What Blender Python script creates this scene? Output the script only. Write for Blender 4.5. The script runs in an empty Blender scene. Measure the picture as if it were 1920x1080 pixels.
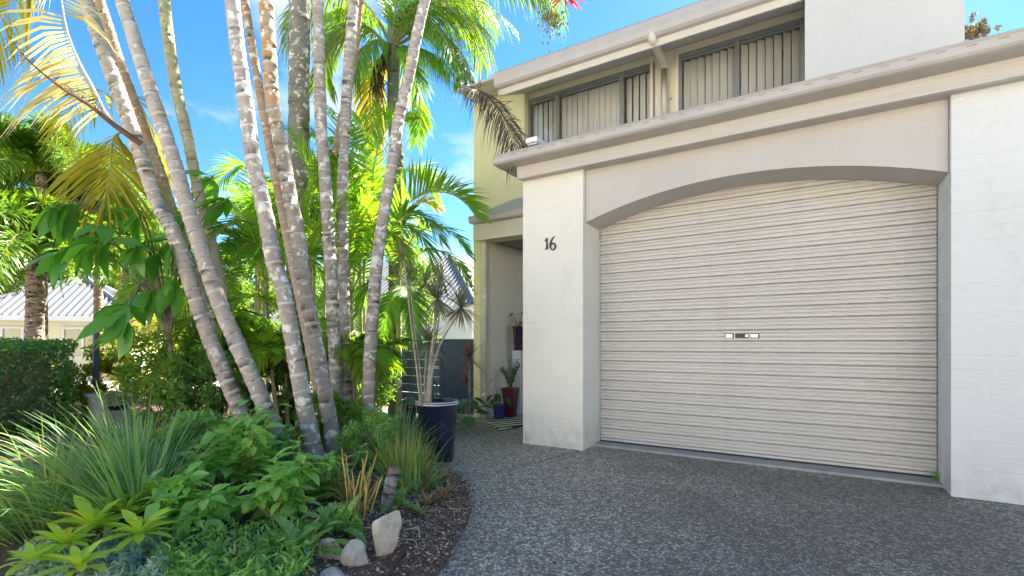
import bpy, math, random
import numpy as np
from mathutils import Vector, Matrix, noise as mnoise
random.seed(7); RNG = np.random.default_rng(7)
sc = bpy.context.scene
COL = sc.collection
rad = math.radians

# ------------------------------------------------------------------ camera
F, YAW, Y0, CAMH = 922.34, rad(31.769), 644.2, 1.176
cam = bpy.data.cameras.new('camera')
cam.sensor_width = 36; cam.lens = 36 * F / 1920
cam.shift_y = (Y0 - 540) / 1920
cam.clip_start = 0.05; cam.clip_end = 2000
camo = bpy.data.objects.new('camera', cam); COL.objects.link(camo)
camo.location = (0, 0, CAMH); camo.rotation_euler = (math.pi / 2, 0, YAW)
sc.camera = camo

# ------------------------------------------------------------------ sky, sun, exposure
SUN_AZ, SUN_EL = rad(6), rad(43)         # clockwise from +Y; behind the house, a little to the right
world = bpy.data.worlds.new('World'); sc.world = world; world.use_nodes = True
nt = world.node_tree; nt.nodes.clear()
wo = nt.nodes.new('ShaderNodeOutputWorld'); bg = nt.nodes.new('ShaderNodeBackground')
sky = nt.nodes.new('ShaderNodeTexSky'); sky.sky_type = 'NISHITA'; sky.sun_disc = False
sky.sun_elevation = SUN_EL; sky.sun_rotation = SUN_AZ; sky.altitude = 0
sky.air_density = 1.0; sky.dust_density = 0.1; sky.ozone_density = 3.2
hs = nt.nodes.new('ShaderNodeHueSaturation'); hs.inputs['Saturation'].default_value = 1.3
tc = nt.nodes.new('ShaderNodeTexCoord')
mp = nt.nodes.new('ShaderNodeMapping'); mp.inputs['Scale'].default_value = (1, 1, 2.2)
nz = nt.nodes.new('ShaderNodeTexNoise'); nz.inputs['Scale'].default_value = 3.1; nz.inputs['Detail'].default_value = 7; nz.inputs['Roughness'].default_value = 0.55
rp = nt.nodes.new('ShaderNodeValToRGB'); rp.color_ramp.elements[0].position = 0.53; rp.color_ramp.elements[1].position = 0.85
mx = nt.nodes.new('ShaderNodeMix'); mx.data_type = 'RGBA'
mx.inputs[7].default_value = (5.6, 5.7, 5.9, 1)
nt.links.new(sky.outputs[0], hs.inputs['Color']); nt.links.new(tc.outputs['Generated'], mp.inputs[0]); nt.links.new(mp.outputs[0], nz.inputs[0])
nt.links.new(nz.outputs[0], rp.inputs[0]); nt.links.new(rp.outputs[0], mx.inputs[0]); nt.links.new(hs.outputs[0], mx.inputs[6])
nt.links.new(mx.outputs[2], bg.inputs[0]); nt.links.new(bg.outputs[0], wo.inputs[0])
bg.inputs[1].default_value = 0.05
sl = bpy.data.lights.new('sun', 'SUN'); sl.energy = 4.6; sl.angle = rad(0.53); sl.color = (1, 0.95, 0.86)
slo = bpy.data.objects.new('sun', sl); COL.objects.link(slo)
sdir = Vector((math.sin(SUN_AZ) * math.cos(SUN_EL), math.cos(SUN_AZ) * math.cos(SUN_EL), math.sin(SUN_EL)))
slo.rotation_euler = sdir.to_track_quat('Z', 'Y').to_euler()
slo.location = sdir * 60
sc.view_settings.view_transform = 'Standard'; sc.view_settings.look = 'None'
sc.view_settings.exposure = 2.58; sc.view_settings.gamma = 1
sc.view_settings.use_white_balance = True; sc.view_settings.white_balance_temperature = 6750   # camera balanced for open shade
sc.cycles.max_bounces = 8; sc.cycles.transparent_max_bounces = 12

# ------------------------------------------------------------------ pixel -> place helpers
SN, CS = math.sin(YAW), math.cos(YAW)
def ray(px, py):
    a = (px - 960) / F
    return Vector((-SN + a * CS, CS + a * SN, (Y0 - py) / F))
def at(px, py, d): r = ray(px, py) * d; return Vector((r.x, r.y, CAMH + r.z))          # by depth in metres
def on_ground(px, py, z=0.0): r = ray(px, py); k = (z - CAMH) / r.z; return Vector((r.x * k, r.y * k, z))
def on_y(px, py, Y): r = ray(px, py); k = Y / r.y; return Vector((r.x * k, Y, CAMH + r.z * k))

# ------------------------------------------------------------------ materials
MATS = {}
def new_mat(name):
    m = bpy.data.materials.new(name); m.use_nodes = True; n = m.node_tree; n.nodes.clear()
    o = n.nodes.new('ShaderNodeOutputMaterial'); MATS[name] = m
    return m, n, o
def N(n, t, **kw):
    d = n.nodes.new(t)
    for k, v in kw.items(): setattr(d, k, v)
    return d
def mixc(n, fac, a, b, blend='MIX'):
    x = N(n, 'ShaderNodeMix', data_type='RGBA', blend_type=blend)
    for sock, v in ((0, fac), (6, a), (7, b)):
        if isinstance(v, (int, float)): x.inputs[sock].default_value = v
        elif isinstance(v, (tuple, list)): x.inputs[sock].default_value = (*v[:3], 1)
        else: n.links.new(v, x.inputs[sock])
    return x.outputs[2]
def noise(n, scale, detail=4, rough=0.55, vec=None, stretch=None):
    t = N(n, 'ShaderNodeTexNoise'); t.inputs['Scale'].default_value = scale; t.inputs['Detail'].default_value = detail; t.inputs['Roughness'].default_value = rough
    g = N(n, 'ShaderNodeNewGeometry'); src = g.outputs['Position'] if vec is None else vec
    if stretch:
        m = N(n, 'ShaderNodeMapping'); m.inputs['Scale'].default_value = stretch; n.links.new(src, m.inputs[0]); src = m.outputs[0]
    n.links.new(src, t.inputs['Vector']); return t.outputs[0]
def ramp(n, v, p0, p1, c0=(0, 0, 0), c1=(1, 1, 1)):
    r = N(n, 'ShaderNodeValToRGB'); e = r.color_ramp.elements
    e[0].position = p0; e[1].position = p1; e[0].color = (*c0, 1); e[1].color = (*c1, 1)
    n.links.new(v, r.inputs[0]); return r.outputs[0]
def bump(n, h, strength, dist, prev=None):
    b = N(n, 'ShaderNodeBump'); b.inputs['Strength'].default_value = strength; b.inputs['Distance'].default_value = dist
    n.links.new(h, b.inputs['Height'])
    if prev is not None: n.links.new(prev, b.inputs['Normal'])
    return b.outputs[0]
def princ(n, o, col, rough=0.6, normal=None, metal=0.0, spec=0.5, coat=0.0):
    p = N(n, 'ShaderNodeBsdfPrincipled')
    if isinstance(col, (tuple, list)): p.inputs['Base Color'].default_value = (*col[:3], 1)
    else: n.links.new(col, p.inputs['Base Color'])
    if isinstance(rough, (int, float)): p.inputs['Roughness'].default_value = rough
    else: n.links.new(rough, p.inputs['Roughness'])
    p.inputs['Metallic'].default_value = metal; p.inputs['Specular IOR Level'].default_value = spec; p.inputs['Coat Weight'].default_value = coat
    if normal is not None: n.links.new(normal, p.inputs['Normal'])
    n.links.new(p.outputs[0], o.inputs[0]); return p

def plain(name, col, rough=0.5, var=0.12, vscale=6, bs=0.0, bscale=60, metal=0.0, coat=0.0, dark=None, spec=0.5):
    m, n, o = new_mat(name)
    v = noise(n, vscale, 5); dk = tuple(c * (1 - var * 2) for c in col) if dark is None else dark
    c = mixc(n, ramp(n, v, 0.3, 0.75), dk, col)
    nn = bump(n, noise(n, bscale, 4), bs, 0.004) if bs else None
    princ(n, o, c, rough, nn, metal, spec, coat); return m

def painted_masonry(name, col, dirt=(0.45, 0.44, 0.38), lump=0.5):
    m, n, o = new_mat(name)
    v = noise(n, 1.7, 6, 0.6); c = mixc(n, ramp(n, v, 0.35, 0.75), tuple(x * 0.94 for x in col), col)
    st = ramp(n, noise(n, 5.5, 8, 0.7, stretch=(1, 1, 0.35)), 0.60, 0.84); c = mixc(n, st, c, mixc(n, 0.5, c, dirt))
    g = N(n, 'ShaderNodeNewGeometry'); sx = N(n, 'ShaderNodeSeparateXYZ'); n.links.new(g.outputs['Position'], sx.inputs[0])
    low = N(n, 'ShaderNodeMapRange'); low.inputs[1].default_value = 0.42; low.inputs[2].default_value = 0.0; n.links.new(sx.outputs[2], low.inputs[0])
    gr = N(n, 'ShaderNodeMath', operation='MULTIPLY'); n.links.new(low.outputs[0], gr.inputs[0]); n.links.new(ramp(n, noise(n, 7, 6), 0.42, 0.7), gr.inputs[1])
    gr2 = N(n, 'ShaderNodeMath', operation='MULTIPLY'); n.links.new(gr.outputs[0], gr2.inputs[0]); gr2.inputs[1].default_value = 0.75
    c = mixc(n, gr2.outputs[0], c, dirt)
    chips = ramp(n, noise(n, 38, 3, 0.5), 0.73, 0.76); c = mixc(n, chips, c, tuple(x * 0.72 for x in col))
    b = bump(n, noise(n, 9, 7, 0.62), lump, 0.02); b = bump(n, noise(n, 90, 3), 0.18, 0.003, b)
    b = bump(n, noise(n, 16, 3, 0.5, stretch=(0.35, 1, 2.6)), lump * 0.5, 0.01, b)
    princ(n, o, c, 0.62, b, spec=0.3); return m

def leaf(name, col, col2, trans=0.4, rough=0.38, yellow=None, spec=0.35, tcol=None, edge=0.0):
    m, n, o = new_mat(name)
    g = N(n, 'ShaderNodeNewGeometry'); oi = N(n, 'ShaderNodeObjectInfo')
    ad = N(n, 'ShaderNodeMath', operation='ADD'); n.links.new(g.outputs['Random Per Island'], ad.inputs[0]); n.links.new(oi.outputs['Random'], ad.inputs[1])
    fr = N(n, 'ShaderNodeMath', operation='FRACT'); n.links.new(ad.outputs[0], fr.inputs[0])
    c = mixc(n, fr.outputs[0], col, col2)
    if yellow is not None: c = mixc(n, ramp(n, fr.outputs[0], 0.87, 0.93), c, yellow)
    c = mixc(n, ramp(n, noise(n, 9, 3), 0.35, 0.7), c, mixc(n, 0.35, c, col2))
    p = N(n, 'ShaderNodeBsdfPrincipled'); n.links.new(c, p.inputs['Base Color']); p.inputs['Roughness'].default_value = rough; p.inputs['Specular IOR Level'].default_value = spec
    b = bump(n, noise(n, 70, 2), 0.12, 0.003); n.links.new(b, p.inputs['Normal'])
    t = N(n, 'ShaderNodeBsdfTranslucent')
    hh = N(n, 'ShaderNodeMix', data_type='RGBA', blend_type='MULTIPLY'); hh.inputs[0].default_value = 1; n.links.new(c, hh.inputs[6]); hh.inputs[7].default_value = (*(tcol or (1.75, 1.6, 0.55)), 1)
    n.links.new(hh.outputs[2], t.inputs[0])
    x = N(n, 'ShaderNodeMixShader'); x.inputs[0].default_value = trans; n.links.new(p.outputs[0], x.inputs[1]); n.links.new(t.outputs[0], x.inputs[2])
    n.links.new(x.outputs[0], o.inputs[0]); return m

def trunk_mat(name, low, high, scar, lichen=0.5, tint=None, tint_from=0.6):
    m, n, o = new_mat(name)
    at_r = N(n, 'ShaderNodeAttribute', attribute_name='ring'); at_h = N(n, 'ShaderNodeAttribute', attribute_name='along')
    v = noise(n, 16, 6, 0.65, stretch=(1, 1, 0.5)); low = tuple(min(.8, x * 1.15) for x in low); high = tuple(min(.8, x * 1.15) for x in high); c = mixc(n, ramp(n, v, 0.3, 0.72), tuple(x * 0.68 for x in low), low)
    hi = mixc(n, ramp(n, noise(n, 9, 5), 0.35, 0.7), tuple(x * 0.65 for x in high), high)
    c = mixc(n, ramp(n, at_h.outputs['Fac'], 0.35, 0.75), c, hi)
    if tint is not None:
        msk = N(n, 'ShaderNodeMath', operation='MULTIPLY')
        n.links.new(ramp(n, at_h.outputs['Fac'], tint_from, tint_from + 0.12), msk.inputs[0]); n.links.new(ramp(n, noise(n, 5.5, 5), 0.4, 0.6), msk.inputs[1])
        c = mixc(n, msk.outputs[0], c, tint)
    c = mixc(n, ramp(n, noise(n, 34, 5, 0.7), 0.60, 0.74), c, tuple(x * 0.38 for x in low))
    li = ramp(n, noise(n, 11, 7, 0.62), 0.62 - 0.10 * lichen, 0.68 - 0.10 * lichen)
    c = mixc(n, li, c, (0.68, 0.675, 0.60)); c = mixc(n, ramp(n, noise(n, 21, 4, 0.6), 0.68, 0.7), c, (0.42, 0.48, 0.32))
    c = mixc(n, at_r.outputs['Fac'], c, scar)
    b = bump(n, noise(n, 40, 5, 0.65), 0.5, 0.006); b = bump(n, li, 0.25, 0.004, b)
    princ(n, o, c, 0.82, b, spec=0.2); return m

M = {}
M['white_brick'] = painted_masonry('white_painted_brick', (0.77, 0.755, 0.67))
M['right_wall'] = painted_masonry('white_painted_brick_cool', (0.68, 0.705, 0.70), lump=0.6)
M['yellow_render'] = painted_masonry('cream_render', (0.78, 0.72, 0.44), dirt=(0.3, 0.28, 0.12), lump=0.25)
M['white_render'] = painted_masonry('white_render', (0.60, 0.595, 0.55), lump=0.15)
M['lintel'] = painted_masonry('taupe_render', (0.535, 0.505, 0.47), dirt=(0.36, 0.32, 0.28), lump=0.12)
M['soffit'] = plain('soffit_sheet', (0.51, 0.475, 0.43), 0.7, 0.05, 3)
M['cream_trim'] = plain('cream_trim', (0.74, 0.69, 0.53), 0.55, 0.04)
M['taupe'] = plain('taupe_metal', (0.47, 0.44, 0.41), 0.42, 0.06, 4)
M['dark_slot'] = plain('slot_shadow', (0.26, 0.23, 0.20), 0.8)
M['pipe'] = plain('pipe_paint', (0.63, 0.58, 0.48), 0.45, 0.05)
M['pipe_pale'] = plain('pale_pipe_paint', (0.70, 0.67, 0.56), 0.5, 0.07, 5)
M['frame'] = plain('window_aluminium', (0.22, 0.235, 0.23), 0.4, 0.05)
M['vane'] = plain('blind_fabric', (0.90, 0.88, 0.84), 0.8, 0.05, 3)
M['interior'] = plain('room_paint', (0.55, 0.52, 0.47), 0.9)
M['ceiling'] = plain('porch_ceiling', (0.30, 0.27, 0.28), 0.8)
M['roof'] = plain('grey_roof_steel', (0.42, 0.43, 0.45), 0.45, 0.06, 2)
M['white_roof'] = plain('white_roof_steel', (0.24, 0.245, 0.25), 0.5, 0.05, 1.5)
M['house_white'] = plain('white_weatherboard', (0.72, 0.74, 0.76), 0.6, 0.04, 2)
M['house_cream'] = plain('cream_weatherboard', (0.74, 0.70, 0.5), 0.6, 0.04, 2)
M['black'] = plain('black_paint', (0.015, 0.015, 0.017), 0.4)
M['chrome'] = plain('brushed_steel', (0.75, 0.75, 0.74), 0.28, 0.03, metal=0.85)
M['white_plastic'] = plain('white_plastic', (0.78, 0.77, 0.72), 0.35, 0.03)
M['navy_glaze'] = plain('navy_glazed_ceramic', (0.012, 0.017, 0.045), 0.12, 0.2, 3, coat=0.6)
M['rim_highlight'] = plain('painted_rim_highlight', (0.5, 0.5, 0.48), 0.25, 0.2, 14)  # highlight along the pot's lip, put into the colour
M['blue_glaze'] = plain('blue_glaze', (0.02, 0.035, 0.16), 0.2, 0.1, coat=0.4)
M['plum_glaze'] = plain('plum_glaze', (0.13, 0.014, 0.04), 0.3, 0.1, coat=0.4)
M['aubergine'] = plain('aubergine_glaze', (0.045, 0.012, 0.05), 0.3, 0.1)
M['soil'] = plain('potting_soil', (0.045, 0.032, 0.024), 0.95, 0.3, 30, 0.6, 60)
M['fence'] = plain('navy_fence_steel', (0.04, 0.065, 0.16), 0.45, 0.12, 2)
M['fence_pale'] = plain('slate_blue_fence', (0.10, 0.135, 0.24), 0.5, 0.1, 2)
M['post_metal'] = plain('dark_post_paint', (0.10, 0.12, 0.17), 0.45)
M['concrete_pale'] = plain('pale_concrete', (0.42, 0.41, 0.39), 0.85, 0.14, 7, 0.3, 90)
M['street'] = plain('sunny_concrete_street', (0.52, 0.47, 0.40), 0.85, 0.08, 3, 0.3, 60)
M['opposite'] = plain('bounce_row_render', (0.64, 0.60, 0.53), 0.7, 0.04, 2)
M['letterbox'] = plain('letterbox_render', (0.25, 0.29, 0.27), 0.8, 0.1, 6, 0.2)
M['hose'] = plain('black_poly_pipe', (0.03, 0.03, 0.04), 0.45)
M['bark_thin'] = plain('grey_twig_bark', (0.25, 0.20, 0.15), 0.85, 0.25, 30, 0.4, 80)
M['cane'] = plain('pale_cane_bark', (0.40, 0.36, 0.29), 0.8, 0.25, 35, 0.4, 90)
M['yellow_cane'] = plain('yellow_cane', (0.55, 0.40, 0.10), 0.55, 0.2, 25)
M['rachis'] = plain('leaf_stalk', (0.30, 0.30, 0.08), 0.5, 0.2, 10)
M['rachis_pale'] = plain('pale_leaf_stalk', (0.60, 0.52, 0.36), 0.55, 0.2, 10)
M['rachis_brown'] = plain('brown_leaf_stalk', (0.16, 0.085, 0.045), 0.7, 0.25, 12)
M['shaft'] = plain('green_crownshaft', (0.20, 0.25, 0.15), 0.5, 0.2, 6)
# timber fascia: grain runs along the board
m, n, o = new_mat('painted_timber'); M['timber'] = m
gr = noise(n, 22, 6, 0.6, stretch=(0.05, 1, 3.5)); c = mixc(n, ramp(n, gr, 0.35, 0.7), (0.48, 0.45, 0.41), (0.57, 0.54, 0.495))
princ(n, o, c, 0.6, bump(n, gr, 0.5, 0.01))
# roller-door steel, faint dirt and streaks
m, n, o = new_mat('door_steel'); M['door'] = m
c = mixc(n, ramp(n, noise(n, 1.2, 5), 0.3, 0.75), (0.535, 0.51, 0.47), (0.59, 0.565, 0.525))
c = mixc(n, ramp(n, noise(n, 3.2, 6, 0.6, stretch=(1, 1, 0.15)), 0.58, 0.9), c, (0.46, 0.43, 0.395))
c = mixc(n, ramp(n, noise(n, 55, 2, 0.4), 0.77, 0.79), c, (0.2, 0.18, 0.16))
princ(n, o, c, 0.36, bump(n, noise(n, 1.6, 2, stretch=(0.6, 1, 0.6)), 0.06, 0.02), spec=0.5)
# glass
m, n, o = new_mat('window_glass'); M['glass'] = m
tr = N(n, 'ShaderNodeBsdfTransparent'); tr.inputs[0].default_value = (0.93, 0.94, 0.93, 1); gl = N(n, 'ShaderNodeBsdfGlossy'); gl.inputs['Roughness'].default_value = 0.02
fz = N(n, 'ShaderNodeFresnel'); fz.inputs[0].default_value = 1.55
mxs = N(n, 'ShaderNodeMixShader'); n.links.new(fz.outputs[0], mxs.inputs[0]); n.links.new(tr.outputs[0], mxs.inputs[1]); n.links.new(gl.outputs[0], mxs.inputs[2]); n.links.new(mxs.outputs[0], o.inputs[0])
# exposed-aggregate concrete
m, n, o = new_mat('exposed_aggregate'); M['aggregate'] = m
g = N(n, 'ShaderNodeNewGeometry')
vo = N(n, 'ShaderNodeTexVoronoi', feature='F1'); vo.inputs['Scale'].default_value = 56; n.links.new(g.outputs['Position'], vo.inputs['Vector'])
ve = N(n, 'ShaderNodeTexVoronoi', feature='DISTANCE_TO_EDGE'); ve.inputs['Scale'].default_value = 56; n.links.new(g.outputs['Position'], ve.inputs['Vector'])
sp = N(n, 'ShaderNodeSeparateColor'); n.links.new(vo.outputs['Color'], sp.inputs[0])
st = ramp(n, sp.outputs[0], 0.0, 1.0, (0.16, 0.145, 0.12), (0.95, 0.85, 0.70))
st = mixc(n, ramp(n, sp.outputs[1], 0.9, 0.97), st, (0.75, 0.72, 0.66)); st = mixc(n, ramp(n, sp.outputs[2], 0.8, 0.9), st, (0.24, 0.18, 0.13))
c = mixc(n, ramp(n, ve.outputs['Distance'], 0.02, 0.16), (0.15, 0.135, 0.11), st)
big = noise(n, 0.9, 7, 0.6)                     # mottled tone, darker to the right, lighter towards the bed
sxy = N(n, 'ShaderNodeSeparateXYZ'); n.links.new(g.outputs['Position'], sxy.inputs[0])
side_tone = N(n, 'ShaderNodeMapRange'); side_tone.inputs[1].default_value = -0.1; side_tone.inputs[2].default_value = -2.3; side_tone.inputs[3].default_value = -0.13; side_tone.inputs[4].default_value = 0.16; n.links.new(sxy.outputs[0], side_tone.inputs[0])
pk = N(n, 'ShaderNodeMath', operation='ADD'); n.links.new(big, pk.inputs[0]); n.links.new(side_tone.outputs[0], pk.inputs[1]); tone_mask = ramp(n, pk.outputs[0], 0.36, 0.64)
c = mixc(n, tone_mask, mixc(n, 0.5, c, (0.085, 0.076, 0.066)), c)
c = mixc(n, ramp(n, noise(n, 4.5, 6, 0.7), 0.6, 0.8), c, mixc(n, 0.5, c, (0.05, 0.045, 0.04)))
b = bump(n, ve.outputs['Distance'], 0.7, 0.02)
b = bump(n, noise(n, 12, 4), 0.25, 0.01, b)
princ(n, o, c, 0.62, b, spec=0.4)
# garden soil / mulch base
m, n, o = new_mat('mulch_soil'); M['mulch'] = m
c = mixc(n, ramp(n, noise(n, 60, 5, 0.7), 0.3, 0.75), (0.07, 0.047, 0.036), (0.28, 0.20, 0.15))
princ(n, o, c, 0.95, bump(n, noise(n, 45, 6, 0.7), 0.9, 0.02), spec=0.1)
m, n, o = new_mat('mulch_chip'); M['chip'] = m
g = N(n, 'ShaderNodeNewGeometry'); r = N(n, 'ShaderNodeValToRGB'); e = r.color_ramp.elements
e[0].color = (0.08, 0.05, 0.038, 1); e[1].color = (0.62, 0.53, 0.42, 1); e.new(0.5).color = (0.19, 0.12, 0.085, 1); e.new(0.82).color = (0.36, 0.25, 0.17, 1)
n.links.new(g.outputs['Random Per Island'], r.inputs[0]); princ(n, o, r.outputs[0], 0.9, spec=0.15)
m, n, o = new_mat('lawn_ground'); M['ground'] = m
c = mixc(n, ramp(n, noise(n, 0.8, 6), 0.35, 0.65), (0.32, 0.29, 0.24), (0.40, 0.36, 0.30)); princ(n, o, c, 0.9, bump(n, noise(n, 30, 5), 0.4, 0.02))
m, n, o = new_mat('sandstone'); M['stone'] = m
c = mixc(n, ramp(n, noise(n, 7, 7, 0.65), 0.3, 0.72), (0.36, 0.325, 0.28), (0.68, 0.64, 0.57)); c = mixc(n, ramp(n, noise(n, 24, 5), 0.6, 0.75), c, (0.6, 0.56, 0.48))
c = mixc(n, ramp(n, noise(n, 4, 5), 0.6, 0.72), c, (0.16, 0.15, 0.11))
princ(n, o, c, 0.9, bump(n, noise(n, 18, 8, 0.7), 0.8, 0.03), spec=0.15)
m, n, o = new_mat('zebra_mat'); M['zebra'] = m
g = N(n, 'ShaderNodeNewGeometry'); mpz = N(n, 'ShaderNodeMapping'); mpz.inputs['Rotation'].default_value = (0, 0, 0.5); n.links.new(g.outputs['Position'], mpz.inputs[0])
wv = N(n, 'ShaderNodeTexWave'); wv.inputs['Scale'].default_value = 2.0; wv.inputs['Distortion'].default_value = 5; wv.inputs['Detail'].default_value = 1.5; wv.inputs['Detail Scale'].default_value = 0.8; n.links.new(mpz.outputs[0], wv.inputs[0])
princ(n, o, ramp(n, wv.outputs[0], 0.5, 0.56, (0.02, 0.02, 0.022), (0.7, 0.68, 0.64)), 0.9, bump(n, noise(n, 300, 2), 0.4, 0.003))

M['frond'] = leaf('cane_palm_leaf', (0.12, 0.30, 0.025), (0.22, 0.41, 0.04), 0.46, yellow=(0.34, 0.36, 0.04))
M['frond_dark'] = leaf('dark_palm_leaf', (0.09, 0.24, 0.04), (0.19, 0.37, 0.065), 0.48, rough=0.5)
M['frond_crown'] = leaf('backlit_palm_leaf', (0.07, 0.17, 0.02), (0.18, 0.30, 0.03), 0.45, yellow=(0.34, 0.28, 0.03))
M['frond_olive'] = leaf('olive_palm_leaf', (0.22, 0.24, 0.03), (0.40, 0.34, 0.035), 0.5)
M['frond_pale'] = leaf('bleached_palm_leaf', (0.60, 0.58, 0.36), (0.46, 0.44, 0.18), 0.4, tcol=(1.4, 1.2, 0.8))
M['frond_dead'] = leaf('dead_palm_leaf', (0.055, 0.04, 0.03), (0.14, 0.105, 0.08), 0.08, rough=0.7, spec=0.15, tcol=(1, 0.9, 0.7))
M['foxtail'] = leaf('foxtail_leaf', (0.06, 0.17, 0.022), (0.19, 0.32, 0.035), 0.4)
M['foxtail_yellow'] = leaf('foxtail_leaf_yellow', (0.14, 0.20, 0.02), (0.28, 0.28, 0.03), 0.4)
M['hedge'] = leaf('hedge_leaf', (0.055, 0.16, 0.045), (0.13, 0.28, 0.07), 0.35, rough=0.3)
M['yellow_shrub'] = leaf('golden_leaf', (0.42, 0.40, 0.03), (0.22, 0.30, 0.03), 0.4)
M['bush'] = leaf('bush_leaf', (0.08, 0.20, 0.04), (0.17, 0.32, 0.05), 0.45, yellow=(0.4, 0.38, 0.05))
M['bush_dark'] = leaf('dark_bush_leaf', (0.09, 0.21, 0.05), (0.18, 0.34, 0.08), 0.45)
M['big_leaf'] = leaf('umbrella_leaf', (0.06, 0.25, 0.04), (0.14, 0.38, 0.06), 0.42, rough=0.3, spec=0.5)
M['soft_leaf'] = leaf('soft_green_leaf', (0.20, 0.44, 0.10), (0.34, 0.60, 0.15), 0.38)
M['strap'] = leaf('strap_leaf', (0.13, 0.28, 0.10), (0.25, 0.42, 0.16), 0.35, yellow=(0.50, 0.44, 0.20), rough=0.5)
M['strap_yellow'] = leaf('dry_grass_leaf', (0.14, 0.27, 0.06), (0.30, 0.36, 0.10), 0.3, yellow=(0.6, 0.45, 0.12))
M['lime'] = leaf('lime_leaf', (0.36, 0.58, 0.06), (0.50, 0.66, 0.07), 0.35, yellow=(0.7, 0.66, 0.06))
M['silver'] = leaf('silver_leaf', (0.22, 0.34, 0.24), (0.36, 0.48, 0.36), 0.2, rough=0.7)
M['rhoeo'] = leaf('bronze_leaf', (0.24, 0.19, 0.11), (0.30, 0.26, 0.14), 0.2, yellow=(0.36, 0.10, 0.08))
M['dracaena'] = leaf('dracaena_leaf', (0.12, 0.14, 0.09), (0.24, 0.23, 0.16), 0.25)
M['cordyline'] = leaf('red_cordyline_leaf', (0.16, 0.05, 0.055), (0.26, 0.14, 0.13), 0.25)
M['philo'] = leaf('philodendron_leaf', (0.02, 0.08, 0.035), (0.05, 0.14, 0.05), 0.25, rough=0.28)
M['fern'] = leaf('fern_leaf', (0.15, 0.33, 0.08), (0.25, 0.46, 0.13), 0.4)
M['flower_red'] = leaf('red_bract', (0.6, 0.02, 0.02), (0.7, 0.06, 0.04), 0.3, tcol=(1.5, 1, 1))
M['seed'] = plain('palm_seed', (0.34, 0.26, 0.05), 0.6, 0.3, 40)
M['far_tree'] = leaf('far_tree_leaf', (0.02, 0.04, 0.02), (0.05, 0.07, 0.03), 0.2)
M['far_dry'] = leaf('far_dry_leaf', (0.14, 0.11, 0.06), (0.22, 0.18, 0.1), 0.2)

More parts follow.
